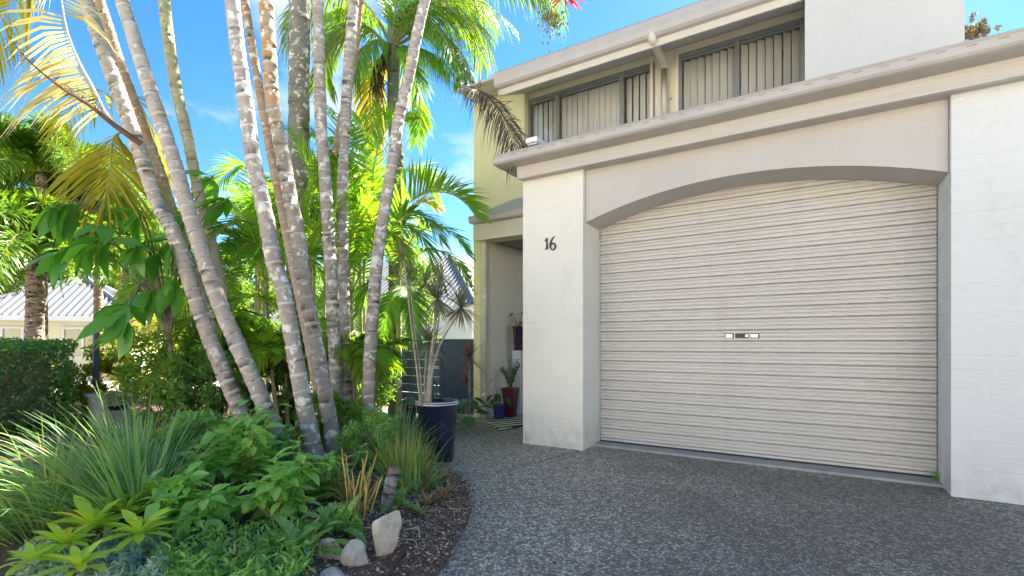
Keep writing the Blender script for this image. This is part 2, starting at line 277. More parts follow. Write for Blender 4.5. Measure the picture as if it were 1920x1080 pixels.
# ------------------------------------------------------------------ object helpers
BASE = {}
def tag(o, label=None, cat=None, group=None, kind=None):
    for k, v in (('label', label), ('category', cat), ('group', group), ('kind', kind)):
        if v: o[k] = v
    return o
def thing(name, loc, label, cat, group=None):
    o = bpy.data.objects.new(name, None); o.empty_display_size = 0.1; COL.objects.link(o)
    o.location = loc; BASE[o.name] = Vector(loc); return tag(o, label, cat, group)
def base_of(p): return BASE.get(p.name, Vector((0, 0, 0))) if p is not None else Vector((0, 0, 0))
def link(o, parent):
    COL.objects.link(o)
    if parent is not None: o.parent = parent; BASE[o.name] = base_of(parent)
    return o
class MB:
    def __init__(s): s.v = []; s.f = []; s.m = []; s.attr = {}
    def add(s, vs, fs, mi=0):
        k = len(s.v); s.v.extend([tuple(p) for p in vs]); s.f.extend([tuple(i + k for i in f) for f in fs]); s.m.extend([mi] * len(fs)); return k
    def box(s, x0, x1, y0, y1, z0, z1, mi=0):
        s.add([(x0, y0, z0), (x1, y0, z0), (x1, y1, z0), (x0, y1, z0), (x0, y0, z1), (x1, y0, z1), (x1, y1, z1), (x0, y1, z1)],
              [(0, 3, 2, 1), (4, 5, 6, 7), (0, 1, 5, 4), (1, 2, 6, 5), (2, 3, 7, 6), (3, 0, 4, 7)], mi); return s
    def cbox(s, x0, x1, y0, y1, z0, z1, c=0.004, mi=0):           # box with chamfered edges
        lo = (x0, y0, z0); hi = (x1, y1, z1); vs = []; idx = {}
        for sx in (0, 1):
            for sy in (0, 1):
                for sz in (0, 1):
                    for ax in range(3):
                        p = [(hi if q else lo)[i] for i, q in enumerate((sx, sy, sz))]
                        for i, q in enumerate((sx, sy, sz)):
                            if i != ax: p[i] += -c if q else c
                        idx[(sx, sy, sz, ax)] = len(vs); vs.append(p)
        fs = []
        for ax in range(3):
            u, w = [i for i in range(3) if i != ax]
            for sd in (0, 1):
                q = []
                for a, b in ((0, 0), (1, 0), (1, 1), (0, 1)):
                    t = [0, 0, 0]; t[ax] = sd; t[u] = a; t[w] = b; q.append(idx[(*t, ax)])
                fs.append(q)
            for a in (0, 1):
                for b in (0, 1):
                    t0 = [0, 0, 0]; t1 = [0, 0, 0]; t0[u] = t1[u] = a; t0[w] = t1[w] = b; t1[ax] = 1
                    fs.append([idx[(*t0, u)], idx[(*t1, u)], idx[(*t1, w)], idx[(*t0, w)]])
        for sx in (0, 1):
            for sy in (0, 1):
                for sz in (0, 1): fs.append([idx[(sx, sy, sz, i)] for i in range(3)])
        s.add(vs, fs, mi); return s
    def prof_x(s, prof, x0, x1, mi=0, closed=True, caps=True):     # (y, z) outline run along X
        n = len(prof); vs = [(x0, y, z) for y, z in prof] + [(x1, y, z) for y, z in prof]
        r = n if closed else n - 1
        fs = [(i, (i + 1) % n, n + (i + 1) % n, n + i) for i in range(r)]
        if caps and closed: fs += [tuple(range(n))[::-1], tuple(range(n, 2 * n))]
        s.add(vs, fs, mi); return s
    def tube(s, pts, radii, k=8, mi=0, cap=True, attr=None):
        pts = [Vector(p) for p in pts]; n = len(pts)
        if isinstance(radii, (int, float)): radii = [radii] * n
        vs = []; up = Vector((0.13, 0.31, 0.94)).normalized(); prev = None
        for i, p in enumerate(pts):
            t = (pts[min(i + 1, n - 1)] - pts[max(i - 1, 0)]).normalized()
            a = prev - t * prev.dot(t) if prev is not None else (up.cross(t) if abs(up.dot(t)) < 0.97 else Vector((1, 0, 0)).cross(t))
            a.normalize(); prev = a; b = t.cross(a)
            for j in range(k):
                th = 2 * math.pi * j / k; vs.append(p + (a * math.cos(th) + b * math.sin(th)) * radii[i])
        fs = [(i * k + j, i * k + (j + 1) % k, (i + 1) * k + (j + 1) % k, (i + 1) * k + j) for i in range(n - 1) for j in range(k)]
        if cap: fs += [tuple(range(k))[::-1], tuple(range((n - 1) * k, n * k))]
        k0 = s.add(vs, fs, mi); return k0
    def lathe(s, prof, c, k=28, mi=0):                             # (radius, z) outline round a vertical axis at c
        vs = []; n = len(prof)
        for r_, z in prof:
            for j in range(k):
                th = 2 * math.pi * j / k; vs.append((c[0] + r_ * math.cos(th), c[1] + r_ * math.sin(th), c[2] + z))
        fs = [(i * k + j, i * k + (j + 1) % k, (i + 1) * k + (j + 1) % k, (i + 1) * k + j) for i in range(n - 1) for j in range(k)]
        s.add(vs, fs, mi); return s
    def mesh(s, name, mats, off=(0, 0, 0), smooth=False):
        me = bpy.data.meshes.new(name); ox, oy, oz = off
        me.from_pydata([(x - ox, y - oy, z - oz) for x, y, z in s.v], [], s.f)
        for mm in (mats if isinstance(mats, (list, tuple)) else [mats]): me.materials.append(mm)
        if any(s.m): me.polygons.foreach_set('material_index', s.m)
        if smooth: me.polygons.foreach_set('use_smooth', [True] * len(me.polygons))
        for an, vals in s.attr.items():
            a = me.attributes.new(an, 'FLOAT', 'POINT'); a.data.foreach_set('value', vals)
        me.update(); return me
    def build(s, name, mats, parent=None, smooth=False, **tg):
        o = bpy.data.objects.new(name, s.mesh(name, mats, base_of(parent), smooth)); link(o, parent); return tag(o, **tg)
def np_obj(name, V, tri_or_quad, mat, parent=None, k=4, **tg):     # fast path: V (n,k,3), one face per row
    n = V.shape[0]; b = base_of(parent); V = V - np.array(b)
    me = bpy.data.meshes.new(name); me.vertices.add(n * k); me.vertices.foreach_set('co', V.reshape(-1).astype(np.float32))
    me.loops.add(n * k); me.loops.foreach_set('vertex_index', np.arange(n * k, dtype=np.int32))
    me.polygons.add(n); me.polygons.foreach_set('loop_start', np.arange(0, n * k, k, dtype=np.int32)); me.polygons.foreach_set('loop_total', np.full(n, k, dtype=np.int32))
    me.materials.append(mat); me.update(calc_edges=True); me.validate()
    o = bpy.data.objects.new(name, me); link(o, parent); return tag(o, **tg)
def inst(name, me, parent, mat4):                                  # a copy that shares mesh data, placed in the world
    o = bpy.data.objects.new(name, me); link(o, parent); o.matrix_basis = Matrix.Translation(-base_of(parent)) @ mat4; return o
def spline(pts, n):
    P = [Vector(p) for p in pts]; P = [P[0] * 2 - P[1]] + P + [P[-1] * 2 - P[-2]]; out = []; m_ = len(P) - 3
    for i in range(n):
        u = i / (n - 1) * m_; k = min(int(u), m_ - 1); t = u - k; a, b, c_, d = P[k:k + 4]
        out.append(0.5 * ((2 * b) + (c_ - a) * t + (2 * a - 5 * b + 4 * c_ - d) * t * t + (3 * b - a - 3 * c_ + d) * t ** 3))
    return out
U = random.uniform
ZUP = Vector((0, 0, 1))

# ================================================================== SETTING
gm = MB(); gm.add([(-900, -900, -0.06), (900, -900, -0.06), (900, 900, -0.06), (-900, 900, -0.06)], [(0, 1, 2, 3)])
gm.build('ground', M['ground'], kind='structure')
kerb = [(-1.10, -2.0), (-1.32, 0.4), (-1.44, 1.2), (-1.632, 1.917), (-1.765, 2.214), (-1.925, 2.551), (-2.122, 2.858), (-2.423, 3.211), (-2.80, 3.50), (-3.25, 3.78), (-3.70, 4.25), (-4.10, 4.85), (-4.35, 5.4)]
kerb = [tuple(p) for p in (v.to_2d() for v in spline([(x, y, 0) for x, y in kerb], 60))]
# driveway: two slabs with a recessed saw-cut joint between them
J0 = on_ground(861, 905); J1 = on_ground(1018, 858)
jn = Vector((-(J1.y - J0.y), J1.x - J0.x)).normalized(); jt = (J1 - J0).normalized()
ki = min(range(len(kerb)), key=lambda i: abs((Vector(kerb[i]) - J0.to_2d()).dot(jn)) + (0 if kerb[i][1] > 2.6 else 9))
JE = (-2.19, 5.02)
def slab(name, poly, z, t, mat):
    b = MB(); n_ = len(poly); b.add([(x, y, z) for x, y in poly] + [(x, y, z - t) for x, y in poly], [tuple(range(n_))] + [(i, n_ + i, n_ + (i + 1) % n_, (i + 1) % n_) for i in range(n_)])
    return b.build(name, mat, kind='structure')
g_ = 0.006
front = [(kx + jn.x * 0, ky) for kx, ky in kerb[:ki]] + [(J0.x - jn.x * g_, J0.y - jn.y * g_), (JE[0] - jn.x * g_, JE[1] - jn.y * g_)] + [(-2.19, 5.30), (1.0, 5.30), (1.0, 5.02), (7, 5.02), (7, -2.0)]
back = [(J0.x + jn.x * g_, J0.y + jn.y * g_)] + list(kerb[ki + 1:]) + [(-4.42, 5.95), (-2.9, 6.05), (-2.9, 5.02), (JE[0] + jn.x * g_ - 0.02, JE[1] + jn.y * g_)]
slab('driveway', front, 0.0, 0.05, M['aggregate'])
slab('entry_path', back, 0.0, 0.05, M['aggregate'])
slab('street', [(-40, -14), (40, -14), (40, -2.02), (-40, -2.02)], -0.01, 0.04, M['street'])
slab('porch_floor', [(-4.62, 5.95), (-2.9, 6.06), (-2.9, 8.6), (-5.2, 8.6), (-5.2, 5.7)], 0.012, 0.05, M['concrete_pale'])
slab('garage_sill', [(-2.18, 5.30), (0.88, 5.26), (0.88, 5.6), (-2.18, 5.6)], 0.022, 0.06, M['concrete_pale'])
# garden bed: a soft mound up to the kerb line
def bed_z(x, y):
    return 0.02 + 0.05 * min(1, max(0, kd(x, y)) / 0.6) + 0.025 * mnoise.noise((x * 2.2, y * 2.2, 0))
KA = np.array(kerb)
def kd(x, y):
    d = np.hypot(KA[:, 0] - x, KA[:, 1] - y); i = int(d.argmin()); a = KA[max(i - 1, 0)]; b = KA[min(i + 1, len(KA) - 1)]
    s_ = (b[0] - a[0]) * (y - a[1]) - (b[1] - a[1]) * (x - a[0])
    return d[i] if s_ > 0 else -d[i]
b = MB(); NW = 26; rows = []
for i, (kx, ky) in enumerate(kerb):
    for j in range(NW):
        t = (j / (NW - 1)) ** 1.6; x = kx + 0.012 + (-13 - kx) * t; y = ky + (ky * 0.25 - 0.2) * 0 * t
        z = -0.01 if j == 0 else bed_z(x, y); b.v.append((x, y, z))
b.f = [(i * NW + j, i * NW + j + 1, (i + 1) * NW + j + 1, (i + 1) * NW + j) for i in range(len(kerb) - 1) for j in range(NW - 1)]; b.m = [0] * len(b.f)
bed = b.build('garden_bed', M['mulch'], smooth=True, kind='structure')
# loose chips, bark and pebbles lying on the bed near the driveway
def chips(n_, smin, smax, name, mat, spot):
    V = []
    for _ in range(n_):
        x, y = spot(); z = bed_z(x, y) + 0.004; s1 = U(smin, smax); s2 = s1 * U(0.35, 0.9); h = s1 * U(0.25, 0.6)
        R = Matrix.Rotation(U(0, 6.28), 3, 'Z') @ Matrix.Rotation(U(-0.7, 0.7), 3, 'X') @ Matrix.Rotation(U(-0.4, 0.4), 3, 'Y')
        V.append((x, y, z, s1, s2, h, R))
    b = MB()
    for x, y, z, s1, s2, h, R in V:
        c = [(-s1, -s2, 0), (s1 * U(.6, 1), -s2 * U(.5, 1), 0), (s1 * U(.7, 1), s2, 0), (-s1 * U(.5, 1), s2 * U(.6, 1), 0)]
        vs = [R @ Vector(p) + Vector((x, y, z)) for p in c] + [R @ Vector((p[0] * .7, p[1] * .7, h)) + Vector((x, y, z)) for p in c]
        b.add(vs, [(4, 5, 6, 7), (0, 1, 5, 4), (1, 2, 6, 5), (2, 3, 7, 6), (3, 0, 4, 7)])
    return b.build(name, mat, label='loose bark chips and pebbles strewn over the garden bed', kind='stuff')
def near_kerb():
    while True:
        kx, ky = kerb[random.randrange(len(kerb))]; ky += U(-.1, .1)
        if 1.0 < ky < 4.2: break
    x = kx - 0.02 - abs(random.gauss(0, 0.62)); return x, ky
chips(17000, 0.0035, 0.0105, 'bark_mulch', M['chip'], near_kerb)

# ================================================================== TOWNHOUSE
HX = -2.948; PX = -2.181; RX = 0.879
house = thing('townhouse', (-1.0, 5.0, 0), 'white two-storey townhouse with arched roller-door garage and number 16', 'house')
BRICKS = {}
def brick_mesh(l, h, d, mat):
    key = (round(l, 3), round(h, 3), round(d, 3), mat.name)
    if key not in BRICKS:
        b = MB(); b.cbox(0, l, 0, d, 0, h, 0.0035); BRICKS[key] = b.mesh('brick', mat)
    return BRICKS[key]
CH, BL, JW = 0.1085, 0.44, 0.009
def brick_face(parent, x0, x1, y_face, z1, mat, depth=0.10, z0=0.0, side=None, proud=0.0018):
    # blocks in running bond; side = (X face, y0, y1, direction) turns the corner onto a reveal
    zi = z0; k = 0
    while zi < z1 - 0.02:
        h = min(CH - JW, z1 - zi); xs = x0 - (BL / 2 if k % 2 else 0)
        while xs < x1 - 0.03:
            a = max(xs, x0); e_ = min(xs + BL - JW, x1)
            if e_ - a > 0.04:
                inst('brick', brick_mesh(e_ - a, h, depth, mat), parent, Matrix.Translation((a, y_face - proud + U(-.0012, .0012), zi)) @ Matrix.Rotation(U(-.003, .003), 4, 'Y'))
            xs += BL
        zi += CH; k += 1
def brick_side(parent, x_face, y0, y1, z1, mat, sgn, z0=0.0, proud=0.0022):
    zi = z0; k = 0
    while zi < z1 - 0.02:
        h = min(CH - JW, z1 - zi); ys = y0 - (BL / 2 if not k % 2 else 0)
        while ys < y1 - 0.03:
            a = max(ys, y0); e_ = min(ys + BL - JW, y1)
            if e_ - a > 0.03:
                R = Matrix.Rotation(math.pi / 2, 4, 'Z') if sgn > 0 else Matrix.Rotation(math.pi / 2, 4, 'Z') @ Matrix.Translation((0, -0.08, 0))
                # rotated brick: length runs along +Y, depth runs along -X from the face
                X = x_face + sgn * proud + U(-.001, .001)
                inst('brick', brick_mesh(e_ - a, h, 0.08, mat), parent, Matrix.Translation((X, a, zi)) @ R)
            ys += BL
        zi += CH; k += 1
# left pillar
p = MB().box(HX + 0.003, PX - 0.003, 5.003, 6.2, -0.05, 3.20).build('pillar', M['white_brick'], house, label='white painted brick pillar beside the entry')
brick_face(p, HX, PX, 5.003, 3.10, M['white_brick'])
brick_side(p, PX - 0.003, 5.105, 5.49, 2.62, M['white_brick'], 1)
# right pillar / wall
p = MB().box(RX + 0.003, 5.0, 5.003, 5.8, -0.05, 3.20).build('pillar', M['right_wall'], house, label='white painted brick wall right of the garage door')
brick_face(p, RX, RX + 4 * BL - JW, 5.003, 3.10, M['right_wall'])
brick_side(p, RX + 0.003, 5.105, 5.49, 2.66, M['right_wall'], -1)
# arched lintel
b = MB(); ns = 40; SPR, CRN = 2.515, 2.772; hw = (RX - PX) / 2; cx = (RX + PX) / 2; sag = CRN - SPR; R_ = (hw * hw + sag * sag) / (2 * sag)
xs = [PX + 0.004 + (RX - PX - 0.008) * i / ns for i in range(ns + 1)]
az = lambda x: CRN - R_ + math.sqrt(R_ * R_ - (x - cx) ** 2)
for yy in (5.062, 5.47):
    b.v += [(x, yy, az(x)) for x in xs] + [(x, yy, 3.2) for x in xs]
n1 = ns + 1
for i in range(ns):
    b.f += [(i, i + 1, n1 + i + 1, n1 + i), (i, 2 * n1 + i, 2 * n1 + i + 1, i + 1), (2 * n1 + i + 1, 2 * n1 + i, 3 * n1 + i, 3 * n1 + i + 1)]
b.m = [0] * len(b.f)
b.build('arched_lintel', M['lintel'], house)
MB().box(HX, PX, 5.47, 5.6, 2.4, 3.2).build('lintel_backing', M['lintel'], house)
# roller door
DY = 5.50
door = MB().box(PX, RX, DY + 0.05, DY + 0.07, 0.0, 3.1).build('roller_door', M['dark_slot'], house, label='beige ribbed steel roller door')
sp_ = 0.1135
prof = [(0.006, 0), (0.001, 0.003), (-0.019, 0.008), (-0.022, 0.011), (-0.022, 0.033), (-0.020, 0.036), (-0.007, 0.040), (-0.007, 0.046), (-0.020, 0.050), (-0.022, 0.053), (-0.022, 0.070), (-0.020, 0.073), (-0.009, 0.077), (-0.009, 0.083), (-0.020, 0.087), (-0.022, 0.090), (-0.022, 0.103), (-0.019, 0.1065), (0.001, 0.111), (0.006, 0.1135)]
b = MB(); b.prof_x(prof, PX + 0.004, RX - 0.004, closed=False); slat_me = b.mesh('slat', M['door'])
k = 0
while 0.065 + k * sp_ < 2.9:
    inst('slat', slat_me, door, Matrix.Translation((0, DY + 0.02 + U(-.0008, .0008), 0.065 + k * sp_))); k += 1
MB().cbox(PX + 0.006, RX - 0.006, DY - 0.008, DY + 0.03, 0.040, 0.066, 0.004).build('bottom_rail', M['door'], door)
MB().box(PX + 0.006, RX - 0.006, DY + 0.002, DY + 0.022, 0.018, 0.041).build('rubber_seal', M['black'], door)
lx0 = on_y(1360, 629, DY).x; lz = 1.256
def lock(x0, x1, inner):
    f_ = MB(); f_.cbox(x0, x1, DY - 0.012, DY - 0.001, lz - 0.024, lz + 0.024, 0.003); q = f_.build('lock_plate', M['black'] if True else None, door)
    return q
w_ = (on_y(1424, 629, DY).x - lx0)
MB().cbox(lx0 - 0.006, lx0 + w_ + 0.006, DY - 0.0075, DY + 0.004, lz - 0.031, lz + 0.031, 0.003).build('lock_surround', M['door'], door)
for a, e_, kind in ((0.0, 0.26, 'c'), (0.30, 0.69, 'k'), (0.73, 1.0, 'c')):
    x0, x1 = lx0 + w_ * a, lx0 + w_ * e_; lock(x0, x1, kind)
    if kind == 'c': MB().cbox(x0 + 0.006, x1 - 0.012, DY - 0.016, DY - 0.011, lz - 0.018, lz + 0.015, 0.002).build('latch_cover', M['chrome'], door)
    else:
        b = MB(); b.tube([(x1 - 0.016, DY - 0.020, lz), (x1 - 0.016, DY - 0.011, lz)], 0.013, 16); b.build('lock_barrel', M['chrome'], door)
# house number: brush-lettered strokes
def stroke(b, pts, ws, y, t=0.012):
    P = spline(pts, 26); W = np.interp(np.linspace(0, 1, 26), np.linspace(0, 1, len(ws)), ws); L_, R2 = [], []
    for i in range(26):
        d_ = (P[min(i + 1, 25)] - P[max(i - 1, 0)]); d_.normalize(); nrm = Vector((-d_.z, 0, d_.x)) * W[i]; L_.append(P[i] + nrm); R2.append(P[i] - nrm)
    vs = [Vector((v.x, y, v.z)) for v in L_ + R2] + [Vector((v.x, y + t, v.z)) for v in L_ + R2]; fs = []
    for i in range(25): fs += [(i, i + 1, 26 + i + 1, 26 + i), (i, 52 + i, 53 + i, i + 1), (26 + i, 27 + i, 79 + i, 78 + i)]
    fs += [(0, 26, 78, 52), (25, 77, 103, 51)]; b.add(vs, fs)
n0 = on_y(1022, 446.5, 5); n1_ = on_y(1042, 468, 5); NW_, NH_ = n1_.x - n0.x, n0.z - n1_.z
q = lambda u, v: (n0.x + u * NW_, 0, n1_.z + v * NH_)
num = MB().box(0, 0.001, 0, 0.001, 0, 0.001); num = None
b = MB(); stroke(b, [q(.02, .74), q(.13, .84), q(.20, .97)], [.004, .006, .005], 4.984); stroke(b, [q(.20, .98), q(.22, .5), q(.20, .12)], [.006, .008, .009], 4.9835); stroke(b, [q(.03, .10), q(.2, .13), q(.34, .22)], [.003, .008, .003], 4.983)
b.build('house_digit', M['black'], house, label='black number 1 of the house number')
b = MB(); stroke(b, [q(.92, 1.03), q(.72, .86), q(.56, .55), q(.53, .25), q(.66, .03), q(.86, .02), q(.99, .18), q(.95, .42), q(.78, .50), q(.60, .38)], [.003, .007, .010, .009, .007, .007, .010, .009, .006, .004], 4.984)
b.build('house_digit', M['black'], house, label='black number 6 of the house number')
# fascia, soffit and gutter over the garage
fz0, fz1 = 3.077, 3.30
MB().cbox(HX, 5.2, 4.866, 4.915, fz0, fz1, 0.003).build('fascia_board', M['timber'], house)
MB().box(HX + 0.004, 5.2, 4.915, 5.06, fz0 + 0.012, 3.19).build('fascia_packing', M['taupe'], house)
GX0 = -3.13
gut = [(4.700, 3.212), (4.672, 3.218), (4.655, 3.235), (4.650, 3.290), (4.643, 3.296), (4.638, 3.304), (4.643, 3.312), (4.656, 3.312), (4.662, 3.304), (4.664, 3.245), (4.680, 3.228), (4.705, 3.222), (4.80, 3.222), (4.862, 3.222), (4.862, 3.212)]
go = MB(); go.prof_x(gut, GX0, 5.2); gobj = go.build('gutter', M['taupe'], house, label='taupe metal gutter above the garage')
MB().prof_x([(4.655, 3.222), (4.66, 3.30), (4.87, 3.30), (4.87, 3.214), (4.68, 3.214)], GX0 - 0.012, GX0 - 0.0005).build('gutter_end_cap', M['taupe'], gobj)
MB().box(GX0 - 0.01, HX - 0.002, 4.72, 5.6, 3.216, 3.226).build('soffit_return', M['soffit'], house)
sm = MB(); sm.cbox(-0.03, 0.03, 0, 0.004, 0, 0.0045, 0.001); smm = sm.mesh('overflow_slot', M['dark_slot'])
x = GX0 + 0.1
while x < 2.2:
    inst('overflow_slot', smm, gobj, Matrix.Translation((x, 4.6475, 3.276 + U(-.002, .002)))); x += 0.165
# low garage roof (corrugated steel) behind the gutter
def corrugated(name, c00, c10, c01, c11, pitch, amp, mat, parent, **tg):   # ribs run from edge 0 (c00-c10) up to edge 1
    c00, c10, c01, c11 = map(Vector, (c00, c10, c01, c11)); L = (c10 - c00).length; nn = max(2, int(L / pitch) * 4)
    nrm = (c10 - c00).cross(c01 - c00).normalized(); nrm = nrm if nrm.z > 0 else -nrm; b = MB()
    for i in range(nn + 1):
        t = i / nn; h = nrm * amp * (1, 0, -1, 0)[i % 4] if pitch < 0.15 else nrm * amp * (1, 1, 0, 0)[i % 4]; b.v += [c00.lerp(c10, t) + h, c01.lerp(c11, t) + h]
    b.f = [(2 * i, 2 * i + 2, 2 * i + 3, 2 * i + 1) for i in range(nn)]; b.m = [0] * nn
    b.v = [tuple(v) for v in b.v]
    return b.build(name, mat, parent, **tg)
tp = math.tan(rad(24.6))
corrugated('garage_roof', (GX0, 4.70, 3.305), (5.2, 4.70, 3.305), (GX0, 6.42, 3.305 + 1.72 * tp), (5.2, 6.42, 3.305 + 1.72 * tp), 0.09, 0.008, M['roof'], house)
corrugated('garage_roof', (1.075, 6.42, 3.305 + 1.72 * tp), (5.2, 6.42, 3.305 + 1.72 * tp), (1.075, 7.6, 3.305 + 2.9 * tp), (5.2, 7.6, 3.305 + 2.9 * tp), 0.09, 0.008, M['roof'], house)
# upper storey
WY = 6.308
b = MB(); b.box(-4.622, -4.405, WY, 8.6, -0.03, 4.98); b.box(-4.405, -3.69, WY, WY + 0.2, 2.78, 4.98); b.box(-4.621, -3.69, 8.6, 13.5, -0.03, 4.98)
b.build('cream_wall', M['yellow_render'], house, label='cream rendered end wall of the upper storey')
WW = 6.44
wins = ((on_y(990, 185, WW).x, on_y(1228, 122, WW).x), (on_y(1272, 105, WW).x, -0.115))
wz0, wz1 = 3.72, 4.845
b = MB(); b.box(-3.69, -0.1, WW, WW + 0.18, 2.6, wz0); b.box(-3.69, -0.1, WW, WW + 0.18, wz1 + 0.0, 5.3)
b.box(-3.69, wins[0][0], WW, WW + 0.18, wz0, wz1); b.box(wins[0][1], wins[1][0], WW, WW + 0.18, wz0, wz1); b.box(wins[1][1], -0.1, WW, WW + 0.18, wz0, wz1)
b.build('window_wall', M['cream_trim'], house)
MB().box(-3.69, -0.1, WW + 0.9, WW + 0.95, 2.6, 5.2).build('room_back', M['interior'], house)
MB().box(-3.69, -0.1, WW + 0.18, WW + 0.9, 5.0, 5.05).build('room_ceiling', M['interior'], house)
MB().box(-3.72, -3.67, WW + 0.18, WW + 0.9, 2.6, 5.0).build('room_side', M['interior'], house)
vm = MB(); vm.add([(-0.046, 0, 0), (0.046, 0, 0), (0.046, 0, 1.06), (-0.046, 0, 1.06), (-0.046, 0.0012, 0), (0.046, 0.0012, 0), (0.046, 0.0012, 1.06), (-0.046, 0.0012, 1.06)], [(0, 1, 2, 3), (7, 6, 5, 4), (0, 4, 5, 1), (3, 2, 6, 7), (0, 3, 7, 4), (1, 5, 6, 2)]); vme = vm.mesh('blind_vane', M['vane'])
def window(x0, x1, mulls, angs, label):
    w = MB(); w.box(x0, x1, WW - 0.02, WW + 0.05, wz0, wz0 + 0.05); wo_ = w.build('window', M['frame'], house, label=label)
    f = MB(); f.cbox(x0, x1, WW - 0.022, WW + 0.06, wz1 - 0.05, wz1 - 0.001, .003); f.cbox(x0 + 0.0005, x0 + 0.045, WW - 0.021, WW + 0.06, wz0, wz1 - 0.05, .003); f.cbox(x1 - 0.045, x1 - 0.0005, WW - 0.021, WW + 0.06, wz0, wz1 - 0.05, .003)
    f.build('frame', M['frame'], wo_)
    edges = [x0 + 0.045] + mulls + [x1 - 0.045]
    for mu in mulls: MB().cbox(mu - 0.028, mu + 0.028, WW - 0.018, WW + 0.05, wz0, wz1 - 0.05, .003).build('mullion', M['frame'], wo_)
    for i in range(len(edges) - 1):
        a, e_ = edges[i] + (0.028 if i else 0), edges[i + 1] - (0.028 if i < len(edges) - 2 else 0)
        yy = WW + 0.012 + 0.014 * (i % 2)
        fr_ = MB(); fr_.cbox(a, e_, yy - .006, yy + .012, wz1 - 0.078, wz1 - 0.051, .002); fr_.build('sash_rail', M['frame'], wo_)
        MB().box(a, e_, yy, yy + 0.005, wz0 + 0.05, wz1 - 0.078).build('pane', M['glass'], wo_)
        n_ = max(2, round((e_ - a) / 0.085)); st_ = (e_ - a) / n_
        for j in range(n_):
            inst('blind_vane', vme, wo_, Matrix.Translation((a + st_ * (j + .5), WW + 0.085 + U(-.004, .004), wz0 + 0.0)) @ Matrix.Rotation(rad(angs[i]) + U(-.05, .05), 4, 'Z') @ Matrix.Rotation(U(-.004, .004), 4, 'Y'))
window(wins[0][0], wins[0][1], [on_y(1045, 170, WW).x, on_y(1166, 135, WW).x], [-24, -13, -22], 'grey framed three-pane window with vertical blinds, left')
window(wins[1][0], wins[1][1], [on_y(1382, 75, WW).x], [38, 36], 'grey framed two-pane window with vertical blinds, right')
# raked eave, fascia and gutter of the upper roof
EX0, EX1 = -3.675, -0.12
e0y, e0z, e1y, e1z = 5.60, 4.545, WW, 4.945
MB().prof_x([(e0y, e0z), (e1y, e1z), (e1y, e1z + 0.03), (e0y, e0z + 0.03)], EX0, EX1).build('eave_soffit', M['soffit'], house)
MB().cbox(EX0, EX1, e0y - 0.025, e0y - 0.001, e0z - 0.012, e0z + 0.22, 0.003).build('eave_fascia', M['pipe'], house)
ug = [(5.574, 4.612), (5.520, 4.616), (5.492, 4.640), (5.478, 4.690), (5.474, 4.775), (5.466, 4.786), (5.470, 4.798), (5.486, 4.796), (5.490, 4.70), (5.505, 4.650), (5.528, 4.628), (5.574, 4.624)]
ugo = MB(); ugo.prof_x(ug, EX0, EX1); ugo = ugo.build('gutter', M['taupe'], house, label='taupe gutter along the upper roof', smooth=False)
MB().prof_x([(5.475, 4.79), (5.574, 4.79), (5.574, 4.614), (5.52, 4.616), (5.492, 4.64), (5.478, 4.69)], EX0 - 0.008, EX0 - 0.0005).build('gutter_end_cap', M['taupe'], ugo)
MB().prof_x([(e0y, e0z), (WY, e0z + (WY - e0y) * .476), (WY, 5.17), (e0y, 4.80)], EX0 - 0.015, EX0 - 0.001).build('eave_end', M['soffit'], house)
MB().box(-4.56, EX0 - 0.016, 5.83, 6.36, 4.955, 4.99).build('end_eave', M['soffit'], house)
rr = rad(25)
b = MB(); zr = lambda y: 4.82 + (y - 5.5) * math.tan(rr)
b.add([(EX0 - .02, 5.5, 4.82), (EX1, 5.5, 4.82), (EX1, 9.8, zr(9.8)), (EX0 - .02, 9.8, zr(9.8))], [(0, 1, 2, 3)])
b.add([(-4.6, 5.86, 4.993), (EX0 - .02, 5.86, 4.993), (EX0 - .02, 9.8, zr(9.8)), (-4.6, 9.8, zr(9.8))], [(0, 1, 2, 3)])
b.add([(-4.6, 9.8, zr(9.8)), (EX1, 9.8, zr(9.8)), (EX1, 13.9, 4.9), (-4.6, 13.9, 4.9)], [(0, 1, 2, 3)])
b.add([(-4.6, 5.86, 4.98), (-4.6, 9.8, zr(9.8)), (-4.6, 13.9, 4.9)], [(0, 1, 2)])
b.build('upper_roof', M['roof'], house)
# white projecting block
MB().box(-0.098, 1.073, 5.60, 13.5, 3.3, 6.9).build('white_block', M['white_render'], house, label='plain white rendered block of the upper storey')
MB().box(-3.6, 5.1, 8.61, 13.4, -0.03, 4.9).build('rear_wing', M['white_render'], house)
# upper downpipe with two bends
dp = [on_y(1222, 58, 5.53), on_y(1223, 74, 5.53), on_y(1227, 82, 5.60), on_y(1245, 118, 6.30), on_y(1246, 126, 6.36), on_y(1247, 215, 6.37)]
dp[5].x = dp[4].x; dpp = spline(dp[:2], 4) + spline(dp[1:3], 5)[1:] + spline(dp[2:4], 6)[1:] + spline(dp[3:5], 4)[1:] + [dp[5]]
b = MB(); b.tube(dpp, 0.046, 14); dpo = b.build('downpipe', M['pipe'], house, smooth=True, label='upper downpipe with angled bends')
for pt in (dp[0], dp[2], dp[4]):
    b = MB(); b.tube([pt + Vector((0, 0, -.03)), pt + Vector((0, 0, .03))], 0.051, 14); b.build('pipe_collar', M['pipe'], dpo, smooth=True)
MB().cbox(dp[5].x + 0.052, dp[5].x + 0.075, WW - 0.05, WW - 0.001, 4.3, 4.33, .002).build('pipe_clip', M['pipe'], dpo)
b = MB(); b.cbox(dp[5].x + 0.12, dp[5].x + 0.16, WW - 0.03, WW - 0.002, 3.6, 4.94, .003); b.cbox(dp[5].x - 0.2, dp[5].x - 0.165, WW - 0.03, WW - 0.002, 3.6, 4.94, .003); b.build('cover_strip', M['cream_trim'], house)
